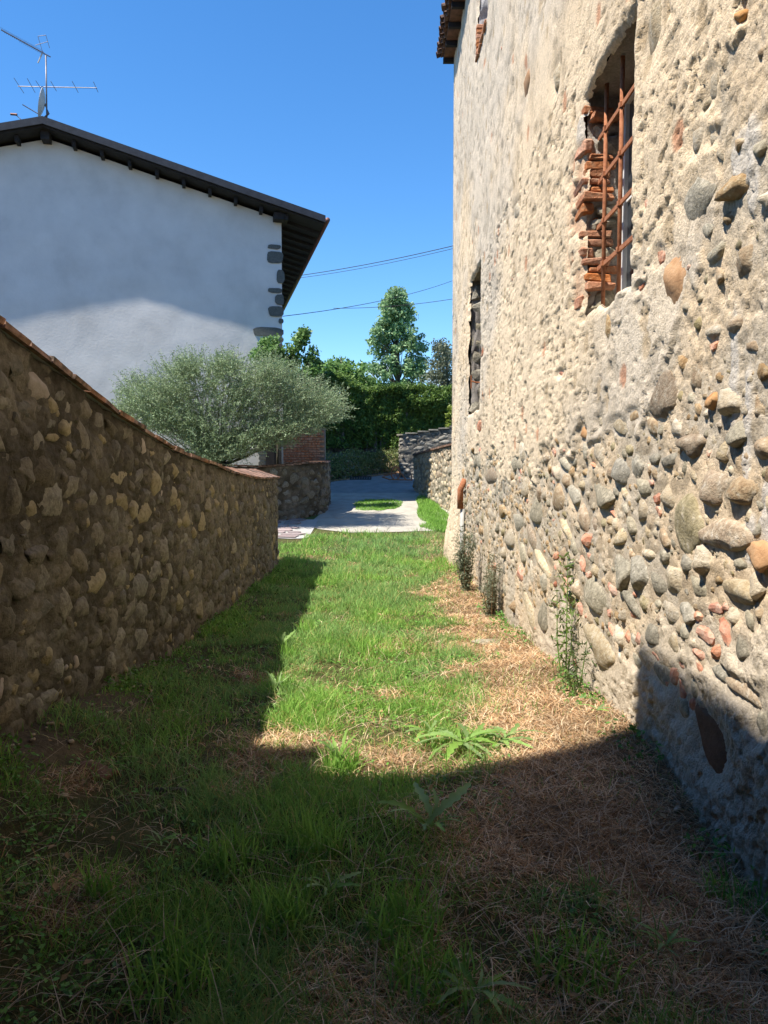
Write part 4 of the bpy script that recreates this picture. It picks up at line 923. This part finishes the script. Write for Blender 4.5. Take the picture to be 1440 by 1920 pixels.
Pc = np.stack([x, yv, G(x, yv)+.01+rng.random(n)*.035], 1); V, F, Cc = leafcloud(Pc, .008+.0012*yv, .6, (gA*.9)[None, :]*(.7+.8*rng.random(n))[:, None], np.array((0, 0, 1.)), .6)
link('ground_cover', mesh_np('ground_cover', V, F, Cc), M['leaf'], kind='stuff', label='small leafy clover and weeds among the near grass', cat='ground cover')
# grass verges by the drive
def verge(cx, cyv, rx, ry, n, lab, hmax=.12):
    a = rng.uniform(0, 2*np.pi, n); r_ = np.sqrt(rng.random(n))*(.62+.75*fbm(np.cos(a)*1.5+cx, np.sin(a)*1.5+cyv, 3, 7)); x = cx+np.cos(a)*r_*rx; yv = cyv+np.sin(a)*r_*ry; t = rng.random(n)[:, None]; cc = (gA*(1-t)+gB*t)
    blades('grass_patch', x, yv, rng.uniform(.3, 1, n)*hmax, np.full(n, .016), rng.uniform(.2, .8, n), cc, 'grass', kind='stuff', label=lab, cat='grass', z0=G(x, yv)+.01)
p = on_ground(708, 948); verge(p.x, p.y, .72, 1.3, 5500, 'small oval of grass growing in the middle of the driveway')
verge(1.55, 24.6, .45, 2.6, 5000, 'strip of grass at the foot of the pale cobble wall', .2)
verge(2.1, 21.8, .8, 1.0, 4000, 'grass growing where the driveway meets the pale cobble wall', .2)

# tufts of taller grass and leafy weeds on the shade line
def tuft(px, py, n, hmin, hmax, spread, lab, c0=gA, c1=gB*1.1, wd=.008, lean=(.1, .8)):
    n = int(n*2.2); hmax *= 1.15; p = on_ground(px, py); r_ = spread*np.sqrt(rng.random(n)); a = rng.uniform(0, 2*np.pi, n); x = p.x+r_*np.cos(a); yv = p.y+r_*np.sin(a); t = rng.random(n)[:, None]
    return blades('grass_tuft', x, yv, rng.uniform(hmin, hmax, n), np.full(n, wd), rng.uniform(*lean, n), c0*(1-t)+c1*t, 'grass', label=lab, cat='grass tuft', group='taller grass tufts on the lane')
for q in ((575, 1190, 60, .10, .26, .10, 'tall bright grass tuft on the shade line beside the far part of the garden wall'), (545, 1240, 70, .10, .24, .10, 'leaning grass tuft half in the shade of the garden wall'),
          (520, 1300, 90, .08, .22, .12, 'bushy bright grass tuft at the left edge of the sunlit strip'), (560, 1340, 70, .06, .16, .12, 'low sunlit grass tuft above the small straw patch'), (640, 1450, 80, .08, .20, .09, 'grass tuft on the front edge of the sunlight'),
          (740, 1490, 60, .08, .16, .14, 'grass tuft just inside the near shade'), (590, 1600, 70, .10, .24, .12, 'tall grass tuft in the shade in the middle of the lane'), (430, 1620, 60, .08, .2, .12, 'dark grass tuft in the shade left of the middle'),
          (760, 1760, 80, .10, .24, .13, 'leafy grass tuft near the bottom centre'), (520, 1740, 70, .10, .22, .1, 'narrow grass tuft near the bottom, left of the centre'), (190, 1690, 40, .08, .22, .06, 'upright grass tuft in the shade near the garden wall'), (820, 1860, 90, .08, .2, .14, 'spreading grass tuft at the bottom edge'),
          (1080, 1830, 70, .06, .16, .14, 'small green tuft in the straw at the bottom right'), (1380, 1700, 60, .06, .16, .12, 'green tuft by the foot of the old building at the bottom right'), (330, 1850, 80, .06, .2, .16, 'grass tuft at the bottom left')):
    tuft(*q)

def leaf_me(L_, W_, lobes=4, seed=0, curl=.25):
    rd = random.Random(seed); v = []; f = []; n = lobes*2+2
    for i in range(n+1):
        t = i/n; w_ = W_*math.sin(math.pi*min(1, t*.93+.07))**.7*(1 if i % 2 else .5)*(.5+.5*t)+.0035
        if i == n: w_ = .001
        z_ = L_*(.35*t-curl*2.1*t*t)+.01; sw = L_*.06*math.sin(t*4+seed)
        v += [(L_*t, sw-w_/2, z_+w_*.10), (L_*t, sw, z_-w_*.04), (L_*t, sw+w_/2, z_+w_*.10)]
    for i in range(n):
        a = i*3; f += [(a, a+1, a+4, a+3), (a+1, a+2, a+5, a+4)]
    me = bpy.data.meshes.new('leaf'); me.from_pydata(v, [], f); me.materials.append(M['weed'])
    for p_ in me.polygons: p_.use_smooth = True
    return me
LM = [leaf_me(1, .20, 4, 1), leaf_me(1, .26, 5, 2), leaf_me(1, .16, 3, 3), leaf_me(1, .22, 4, 4)]
def rosette(px, py, n, L0, L1, lab, steep=.0, spread=(0, 6.28)):
    p = on_ground(px, py); e = empty('dandelion', p, lab, 'weed', 'flat rosette weeds on the lane')
    for i in range(n):
        a = spread[0]+(spread[1]-spread[0])*(i+random.uniform(-.3, .3))/n; L_ = random.uniform(L0, L1)
        mm = Matrix.Translation(p+Vector((0, 0, .04))) @ Matrix.Rotation(a, 4, 'Z') @ Matrix.Rotation(-random.uniform(.05, .35)-steep, 4, 'Y') @ Matrix.Rotation(random.uniform(-.4, .4), 4, 'X') @ Matrix.Scale(L_, 4)
        part('leaf', LM[i % 4], None, e, mm)
rosette(870, 1408, 13, .20, .34, 'large flat green weed rosette in sunlit straw, left of a similar one')
rosette(945, 1400, 12, .16, .28, 'flat green weed rosette in sunlit straw, nearest the old building')
rosette(805, 1385, 9, .14, .24, 'small weed rosette at the left end of the sunlit row')
rosette(805, 1570, 10, .15, .28, 'grey green weed rosette in the shade with upright leaves', .35)
rosette(890, 1890, 10, .10, .17, 'jagged weed rosette at the bottom edge of the lane', .1)
rosette(615, 1690, 8, .08, .15, 'small weed rosette in the dark grass at the lower centre', .2)
rosette(1120, 1345, 6, .07, .12, 'tiny weed rosette in the straw beside the wall foot', .2)
rosette(300, 1600, 9, .07, .13, 'small weed rosette in the shade nearest the garden wall', .2)
rosette(1250, 1800, 8, .07, .13, 'small weed rosette in dark straw at the bottom right', .3)

rosette(528, 1225, 9, .14, .24, 'upright bright leafy weed on the shade line, farthest of three', .8)
rosette(518, 1305, 10, .14, .24, 'upright bright leafy weed at the left edge of the sunlit strip', .7)
rosette(635, 1445, 10, .12, .20, 'upright bright leafy weed at the front edge of the sunlight', .7)
def stem_plant(px, X0, zb, h_, lab, nl, Ls, name='tall_weed', cat='weed', col_=gB, dens=1, y=None, woody=False):
    p = on_x(px, 900, X0); p.z = zb; e = empty(name, p, lab, cat)
    nst = 3 if not woody else 16
    for s in range(nst):
        tip = p+Vector((random.uniform(-.12, .06)*(1 if not woody else 1.6), random.uniform(-.12, .12)*(1 if not woody else 2), h_*random.uniform(.55 if woody else .6, 1) if s else h_)); b0 = p+Vector((random.uniform(-.03, .03), random.uniform(-.04, .04), -.03))
        mid = b0.lerp(tip, .5)+Vector((random.uniform(-.03, .03), random.uniform(-.03, .03), 0)); 
        part('stem', MB().tube([b0, mid, tip], [.007, .005, .0015], 5).me('stem'), M['wood'] if woody else M['weed'], e)
        n = nl; t = rng.random(n)**.8; Pc = np.array([(b0*(1-v_)+tip*v_)[:] for v_ in t])+rng.normal(size=(n, 3))*np.array((.035, .035, .02))
        V, F, Cc = leafcloud(Pc, np.full(n, Ls), .22, col_[None, :]*(.6+.7*rng.random(n))[:, None]); part('leaves', mesh_np('leaves', V, F, Cc), M['leaf'], e)
stem_plant(1060, XR-.10, -.12, 1.05, 'tall green mugwort weed with feathery leaves against the stone wall', 85, .035, col_=np.array((.16, .24, .06)))
stem_plant(1090, XR-.10, -.1, .5, 'low bushy weed between the tall weed and the wall foot', 110, .025, col_=np.array((.10, .14, .05)))
stem_plant(876, XR-.20, -.38, 1.05, 'small rosemary like shrub below the drainpipe', 130, .03, 'shrub', 'shrub', np.array((.17, .20, .12)), woody=True)
stem_plant(925, XR-.12, -.33, .85, 'small grey green shrub at the wall foot, nearer than the one below the drainpipe', 130, .024, 'shrub', 'shrub', np.array((.20, .21, .13)), woody=True)
stem_plant(1000, XR-.06, -.28, .28, 'tiny dried weed at the foot of the stone wall', 60, .02, col_=np.array((.22, .17, .08)))

# weeds and crumbs along the wall feet
n = 5200; side = rng.random(n) < .6; yv = 2.2*(14/2.2)**rng.random(n); x = np.where(side, XL+.04+rng.random(n)**2*.45, XR-.05-rng.random(n)**2*.2); k_ = fbm(yv*2.2+side*9, x, 3, 501); kp = k_ > .52; x, yv = x[kp], yv[kp]; n = len(x)
V, F, Cc = leafcloud(np.stack([x, yv, G(x, yv)+.01+rng.random(n)*.10], 1), .011+.0012*yv, .5, (gA*.8)[None, :]*(.6+.8*rng.random(n))[:, None], np.array((0, 0, 1.)), .9)
link('wall_foot_weeds', mesh_np('wall_foot_weeds', V, F, Cc), M['leaf'], kind='stuff', label='small leafy weeds along the feet of both walls', cat='weeds')
it = []
for i in range(170):
    yy_ = 2.2*(13/2.2)**random.random(); xx_ = XR-.08-random.random()**2*.35 if random.random() < .6 else XL+.08+random.random()**2*.5; q_ = random.uniform(.005, .018)
    it.append((rocks('s_brown', 2), Matrix.Translation((xx_, yy_, float(G(np.array([xx_]), np.array([yy_]))[0])+q_*.4+.01)) @ Matrix.Rotation(random.uniform(0, 6), 4, 'Z') @ Matrix.Diagonal((q_*1.3, q_, q_*.7, 1))))
link('crumbs', joined(it, 'crumbs'), M['s_brown'], kind='stuff', label='crumbled bits of stone and mortar fallen along the wall feet', cat='rubble')
n = 700; x, yv = scatter(n, 1.3, 9, 1.3, -1.8, 1.3); V, F, Cc = leafcloud(np.stack([x, yv, G(x, yv)+.03+rng.random(n)*.02], 1), np.full(n, .016), .55, np.array((.30, .20, .10))[None, :]*(.5+rng.random(n))[:, None], np.array((0, 0, 1.)), .5)
link('dead_leaves', mesh_np('dead_leaves', V, F, Cc), M['straw'], kind='stuff', label='scattered brown dead leaves on the lane', cat='leaves')
# debris on the lane
o = link('flat_stone', rock_me(55, 2, .7, .15), M['s_dark'], label='dark flat stone lying in shade at the foot of the garden wall', cat='stone'); p = on_ground(178, 1450); o.location = p+Vector((0, 0, .01)); o.scale = (.13, .07, .022); o.rotation_euler = (0, .1, -.4)
o = link('flat_stone', rock_me(57, 2, .7, .15), M['s_grey'], label='pale flat stone half buried in straw by the old building', cat='stone'); p = on_ground(915, 1208); o.location = p+Vector((0, 0, .02)); o.scale = (.18, .09, .02)
a, b_ = on_ground(290, 1488), on_ground(385, 1505)
link('stick', MB().tube([a+Vector((0, 0, .02)), a.lerp(b_, .5)+Vector((.0, .02, .03)), b_+Vector((0, 0, .02))], [.010, .013, .008], 6).me('stick', True), M['bark'], label='dead stick lying in the shaded grass', cat='stick')

# ---- trees
def crown_mesh(clumps, per, size, asp, c0, c1, sd=.5):
    Ps = []; Cs = []
    for (c, r_) in clumps:
        n = int(per*r_**2); dirs = rng.normal(size=(n, 3)); dirs /= np.linalg.norm(dirs, axis=1)[:, None]; rr = r_*rng.random(n)**sd
        Ps.append(np.array(c)+dirs*rr[:, None]*np.array((1, 1, .8))); t = rng.random(n)[:, None]; f = rng.uniform(.8, 1.2); Cs.append((np.array(c0)*(1-t)+np.array(c1)*t)*f)
    P_ = np.concatenate(Ps); C_ = np.concatenate(Cs); V, F, Cc = leafcloud(P_, np.full(len(P_), size), asp, C_); return V, F, Cc
def tree(name, base, h_, clumps, per, size, asp, c0, c1, lab, cat, trunk_r=.15):
    e = empty(name, base, lab, cat); top = Vector(base)+Vector((0, 0, h_*.8)); b0 = Vector(base)
    part('trunk', MB().tube([b0-Vector((0, 0, .3)), b0.lerp(top, .3)+Vector((.05, 0, 0)), b0.lerp(top, .7), top], [trunk_r*1.2, trunk_r, trunk_r*.55, .02], 9).me('trunk', True), M['bark'], e)
    for (c, r_) in clumps[:26]:
        c = Vector(c); t = max(.12, min(.85, (c.z-b0.z)/(h_)*.75)); s_ = b0.lerp(top, t)
        part('limb', MB().tube([s_, s_.lerp(c, .55)+Vector((0, 0, -.05)), c], [trunk_r*.35, trunk_r*.2, .01], 5).me('limb'), M['bark'], e)
    V, F, Cc = crown_mesh(clumps, per, size, asp, c0, c1); part('crown', mesh_np('crown', V, F, Cc), M['leaf'], e); return e
# tall tree beyond the hedge
def shaped(Yc, pts, r0, r1, n, dy=1.2):
    """clumps inside an outline given in pixels at distance Yc"""
    out = []
    for i in range(n):
        (px, py, w_) = random.choice(pts); p = on_y(px+random.uniform(-w_, w_), py+random.uniform(-9, 9), Yc+random.uniform(-dy, dy)); out.append((tuple(p), random.uniform(r0, r1)))
    return out
Yt = 52
cl = shaped(Yt, [(745, 552, 10), (745, 566, 16), (744, 582, 22), (742, 600, 30), (742, 618, 38), (742, 636, 48), (740, 654, 58), (738, 672, 58), (735, 690, 58), (740, 708, 56), (745, 724, 46)], .25, .6, 240)
tree('poplar_tree', on_y(745, 850, Yt), 13, cl, 330, .11, .6, (.13, .25, .09), (.34, .48, .26), 'tall pyramid shaped green tree beyond the hedge', 'tree', .22)
cl = shaped(47, [(830, 650, 12), (835, 665, 20), (835, 685, 26), (825, 705, 30), (840, 725, 30)], .35, .7, 55)
tree('bushy_tree', on_y(838, 850, 47), 8, cl, 260, .09, .5, (.11, .13, .08), (.20, .22, .14), 'loose grey green tree beside the old building beyond the hedge', 'tree', .12)
cl = shaped(46, [(640, 690, 18), (655, 702, 24), (610, 700, 28), (640, 720, 34), (670, 725, 30), (600, 725, 30), (575, 705, 16), (690, 735, 22)], .35, .7, 90)
tree('round_tree', on_y(640, 850, 46), 7, cl, 300, .11, .7, (.08, .17, .04), (.20, .33, .09), 'bright green low tree behind the hedge to the left of the tall tree', 'tree', .12)
# climbing shrub at the house corner
cl = shaped(24.3, [(500, 645, 18), (490, 660, 22), (515, 665, 26), (550, 660, 16), (560, 640, 7), (568, 628, 5), (545, 680, 30), (580, 668, 8), (500, 690, 40), (590, 690, 10)], .12, .28, 70, .3)
tree('climbing_shrub', on_y(520, 880, 24.2), 4.2, cl, 1400, .055, .7, (.09, .19, .05), (.22, .36, .11), 'bright leafy shrub reaching up the corner of the white house', 'shrub', .05)

# laurel hedge on its bank
hed = empty('laurel_hedge', (1, 37, 1.8), 'dark laurel hedge with a sunlit top across the end of the lane', 'hedge')
nl = 62000; u = rng.random(nl); hx = -7+14*u; hy = 35.4+(hx+3)*.42; q = rng.random(nl)
zt_ = 5.35+(fbm(hx*.9, hx*0, 3, 401)-.5)*.9+.3*ss(-1, -4, hx); zb_ = 2.35
front = q < .62; zc_ = np.where(front, zb_+(zt_-zb_)*rng.random(nl)**.9, zt_+rng.normal(size=nl)*.10); dpt = np.where(front, rng.random(nl)**2*.5, rng.random(nl)*2.0)
bul = (fbm(hx*1.3, zc_*1.3, 3, 402)-.5)*.9; Pc = np.stack([hx+dpt*.3, hy+dpt-bul, zc_], 1); t = rng.random(nl)[:, None]; V, F, Cc = leafcloud(Pc, np.full(nl, .085), .42, np.array((.06, .115, .025))*(1-t)+np.array((.19, .30, .06))*t)
part('foliage', mesh_np('foliage', V, F, Cc), M['leaf'], hed)
hb = MB(); 
for i in range(28): hx_ = -6.8+i*.5; hb.box((hx_+.15, 35.4+(hx_+3)*.42+1.2, 3.3), (.7, 1.3, 3.2), jit=.1)
part('branches', hb.me('branches'), M['bark'], hed)
for i in range(20):
    hx_ = -6+i*.65; p = Vector((hx_, 35.4+(hx_+3)*.42+.3, 1.4)); part('stem', MB().tube([p, p+Vector((random.uniform(-.2, .2), .1, 1.6))], [.04, .025], 6).me('stem'), M['bark'], hed)
# yellow-green bush at the right of the hedge
cl = shaped(34.5, [(846, 770, 5), (846, 785, 6), (845, 800, 5)], .12, .2, 18, .2)
tree('golden_shrub', on_y(848, 850, 34.5), 2.5, cl, 1500, .06, .6, (.20, .28, .04), (.32, .38, .07), 'yellow green shrub at the right end of the hedge', 'shrub', .03)
# bank below the hedge
nx_, ny_ = 60, 14; BX, BT = np.meshgrid(np.linspace(-8, 7.5, nx_), np.linspace(0, 1, ny_)); bx = BX.ravel(); bt = BT.ravel()
yf = 33.0+(bx+1.2)*1.15; yf = np.where(bx < -1.2, 33.0+(bx+1.2)*.9, yf); yf = np.minimum(yf, 35.6+(bx+3)*.42-.4); yr = 35.6+(bx+3)*.42+2.6; byy = yf*(1-bt)+yr*bt
bz = G(bx, yf)*(1-bt)+2.15*bt; bz = G(bx, yf)+ss(0, .55, bt)*(2.1-G(bx, yf))+(fbm(bx*2, byy*2, 3, 411)-.5)*.25*ss(0, .2, bt)
link('bank', mesh_np('bank', np.stack([bx, byy, bz], 1), gridF(ny_, nx_), np.tile(np.array((.17, .14, .09)), (len(bx), 1))), M['soil'], kind='structure')
n = 9000; bx = rng.uniform(-4, 2.0, n); yf = np.where(bx < -1.2, 33.0+(bx+1.2)*.9, 33.0+(bx+1.2)*1.15); yf = np.minimum(yf, 35.6+(bx+3)*.42-.4); q = rng.random(n); k_ = fbm(bx*1.5, q*3, 3, 421)
hh_ = (.1+.75*k_)*rng.random(n); Pc = np.stack([bx, yf+q*.9-.15, G(bx, yf)+ss(0, .9, q)*.7+hh_], 1); t = rng.random(n)[:, None]; V, F, Cc = leafcloud(Pc, np.full(n, .05), .5, np.array((.10, .16, .04))*(1-t)+np.array((.30, .32, .12))*t)
link('bank_plants', mesh_np('bank_plants', V, F, Cc), M['leaf'], kind='stuff', label='low mixed plants covering the bank beside the road', cat='plants')
n = 2500; bx = rng.uniform(-3.6, 1, n); yf = np.where(bx < -1.2, 33.0+(bx+1.2)*.9, 33.0+(bx+1.2)*1.15)-.2-rng.random(n)*.5; t = rng.random(n)[:, None]
V, F, Cc = leafcloud(np.stack([bx, yf, G(bx, yf)+.03], 1), np.full(n, .03), .6, stw*(1-t)+stw3*t, np.array((0, 0, 1.)), .3)
link('fallen_leaves', mesh_np('fallen_leaves', V, F, Cc), M['straw'], kind='stuff', label='dry fallen leaves along the far edge of the road', cat='leaves')
rub = empty('rubble_bank', (0, 34, 1.1), 'tumbled low stone edging among plants at the foot of the hedge', 'stone edging')
for i in range(70):
    bx_ = random.uniform(-2.4, 1.0); yf_ = 33.0+(bx_+1.2)*1.15 if bx_ > -1.2 else 33+(bx_+1.2)*.9; z_ = float(G(np.array([bx_]), np.array([yf_]))[0])
    q = random.random(); part('stone', rocks(random.choice(['s_tan', 's_brown', 's_cool']), 2, rough=.16), None, rub, wall_matrix(Vector((bx_, yf_+.1+q*.5, z_+.05+q*.75)), (.8, .6, 0), (.3, -.95, 0), random.uniform(.2, .45), random.uniform(.13, .24), .14, random.uniform(-.2, .2)))

# olive tree
ol = empty('olive_tree', on_y(432, 900, 23.1), 'wide silvery olive tree leaning over the end of the garden wall', 'tree'); OY = 22.2
c0 = on_y(415, 860, 23.1); c0.z = -.2
part('trunk', MB().tube([c0, c0+Vector((.05, 0, .9)), c0+Vector((-.1, .1, 1.7))], [.14, .12, .10], 10).me('trunk', True), M['bark'], ol)
tw = MB(); LP = []; LD = []
env = [(250, 770, 22), (270, 735, 30), (300, 760, 40), (330, 720, 38), (380, 710, 42), (430, 715, 42), (480, 715, 42), (530, 725, 42), (575, 745, 36), (610, 765, 26), (340, 780, 42), (400, 790, 46), (460, 790, 46), (520, 785, 42), (570, 785, 30), (380, 825, 32), (430, 835, 24), (300, 790, 30), (420, 690, 20), (360, 695, 16), (500, 700, 24), (350, 800, 34), (400, 835, 30), (440, 835, 30), (480, 820, 30), (520, 810, 26), (410, 760, 40), (470, 750, 40), (330, 750, 34), (395, 850, 22)]
hub = c0+Vector((-.1, .1, 1.7))
for i, (px, py, rr) in enumerate(env):
    e = on_y(px, py+10, OY+random.uniform(-.6, .6))
    part('limb', MB().tube([hub, hub.lerp(e, .5)+Vector((0, 0, -.12)), e], [.035, .018, .006], 6).me('limb', True), M['bark'], ol)
for i in range(6200):
    px, py, rr = random.choice(env); a = random.uniform(0, 6.28); q = math.sqrt(random.random())*rr; st = on_y(px+q*math.cos(a), py+q*math.sin(a)*.9+6, OY+random.uniform(-1.1, .9))
    out = Vector((st.x-hub.x, (st.y-hub.y)*.5, 0)); out = out.normalized() if out.length > .01 else Vector((1, 0, 0))
    L_ = random.uniform(.3, .66); up_ = random.uniform(-.1, 1.0); dr = (out*random.uniform(.2, 1)+Vector((random.uniform(-.5, .5), random.uniform(-.5, .5), up_))).normalized()
    mid = st+dr*L_*.5+Vector((0, 0, .02)); en = st+dr*L_+Vector((0, 0, -.03 if up_ < .4 else .05)); tw.tube([st, mid, en], [.004, .003, .001], 3)
    nL = int(L_/.029)
    for k in range(nL):
        t = (k+.5)/nL; LP.append((st.lerp(mid, t*2) if t < .5 else mid.lerp(en, t*2-1))[:]); LD.append(dr[:])
tme = tw.me('twigs'); M['twig'] = mat('olive_twig', [(.16, .16, .10), (.24, .24, .16)], scale=8, bump=0); part('twigs', tme, M['twig'], ol)
LP = np.array(LP); LD = np.array(LD); n = len(LP); side = rng.normal(size=(n, 3)); side -= (side*LD).sum(1)[:, None]*LD*.6; side /= np.linalg.norm(side, axis=1)[:, None]
dl = LD*.6+side*.8; dl /= np.linalg.norm(dl, axis=1)[:, None]; wv = np.cross(dl, rng.normal(size=(n, 3))); wv /= np.linalg.norm(wv, axis=1)[:, None]; Ln = rng.uniform(.055, .09, n)[:, None]; Wd = .0115
V = np.stack([LP, LP+dl*Ln*.5+wv*Wd, LP+dl*Ln, LP+dl*Ln*.5-wv*Wd], 1).reshape(-1, 3); i4 = np.arange(n)[:, None]*4; F = np.concatenate([i4+[0, 1, 2], i4+[0, 2, 3]]); t = rng.random(n)[:, None]
part('crown', mesh_np('crown', V, F, np.repeat(np.array((.15, .22, .095))*(1-t)+np.array((.36, .46, .27))*t, 4, 0)), M['leaf'], ol)

# ---- rusty wheel and frame by the grey wall, drain grate
wh_ = empty('metal_cart', (1.0, 31.6, .9), 'rusty red iron wheel on a small frame lying in front of the grey wall', 'cart')
c = on_y(742, 887, 31.5); gz = c.z-.28; Rw = .27
def ringpts(c, r_, nrm, n=24):
    nrm = Vector(nrm).normalized(); e1 = nrm.cross(Vector((0, 0, 1))).normalized(); e2 = nrm.cross(e1); return [c+e1*r_*math.cos(2*math.pi*k/n)+e2*r_*math.sin(2*math.pi*k/n) for k in range(n+1)]
wr = part('wheel_rim', MB().tube(ringpts(c, Rw, (.7, -.7, 0)), .028, 6).me('wheel_rim'), M['iron'], wh_)
rp = ringpts(c, Rw, (.7, -.7, 0), 6)
for k in range(3): sub('spoke', MB().tube([rp[k], rp[k+3]], .012, 5).me('spoke'), M['iron'], wr)
p1 = c+Vector((.05, -.1, .2)); base_z = gz
for a, b2 in ((p1, c+Vector((.42, -.2, -.27))), (c+Vector((-.25, -.2, -.26)), c+Vector((.65, -.25, -.28))), (c+Vector((-.25, -.2, -.26)), c+Vector((-.55, 0, -.16))), (c+Vector((.65, -.25, -.28)), c+Vector((.65, .1, -.1))), (c+Vector((.0, 0, 0)), c+Vector((-.5, -.1, -.12)))):
    part('frame_bar', MB().tube([a, b2], .028, 6).me('frame_bar'), M['iron'], wh_)
p = on_ground(676, 900)
dg = empty('drain_grate', p, 'dark rectangular drain grate set across the road', 'drain'); gz = float(G(np.array([p.x]), np.array([p.y]))[0])+.03
part('frame', MB().box((p.x, p.y, gz), (.9, .06, .03)).box((p.x, p.y+.9, gz+.1), (.9, .06, .03)).me('frame'), M['metal_grate'], dg)
for k in range(9): part('bar', MB().box((p.x-.42+.105*k, p.y+.45, gz+.05), (.07, .84, .03), Y=(0, .99, .11), Z=(0, -.11, .99)).me('bar'), M['metal_grate'], dg)
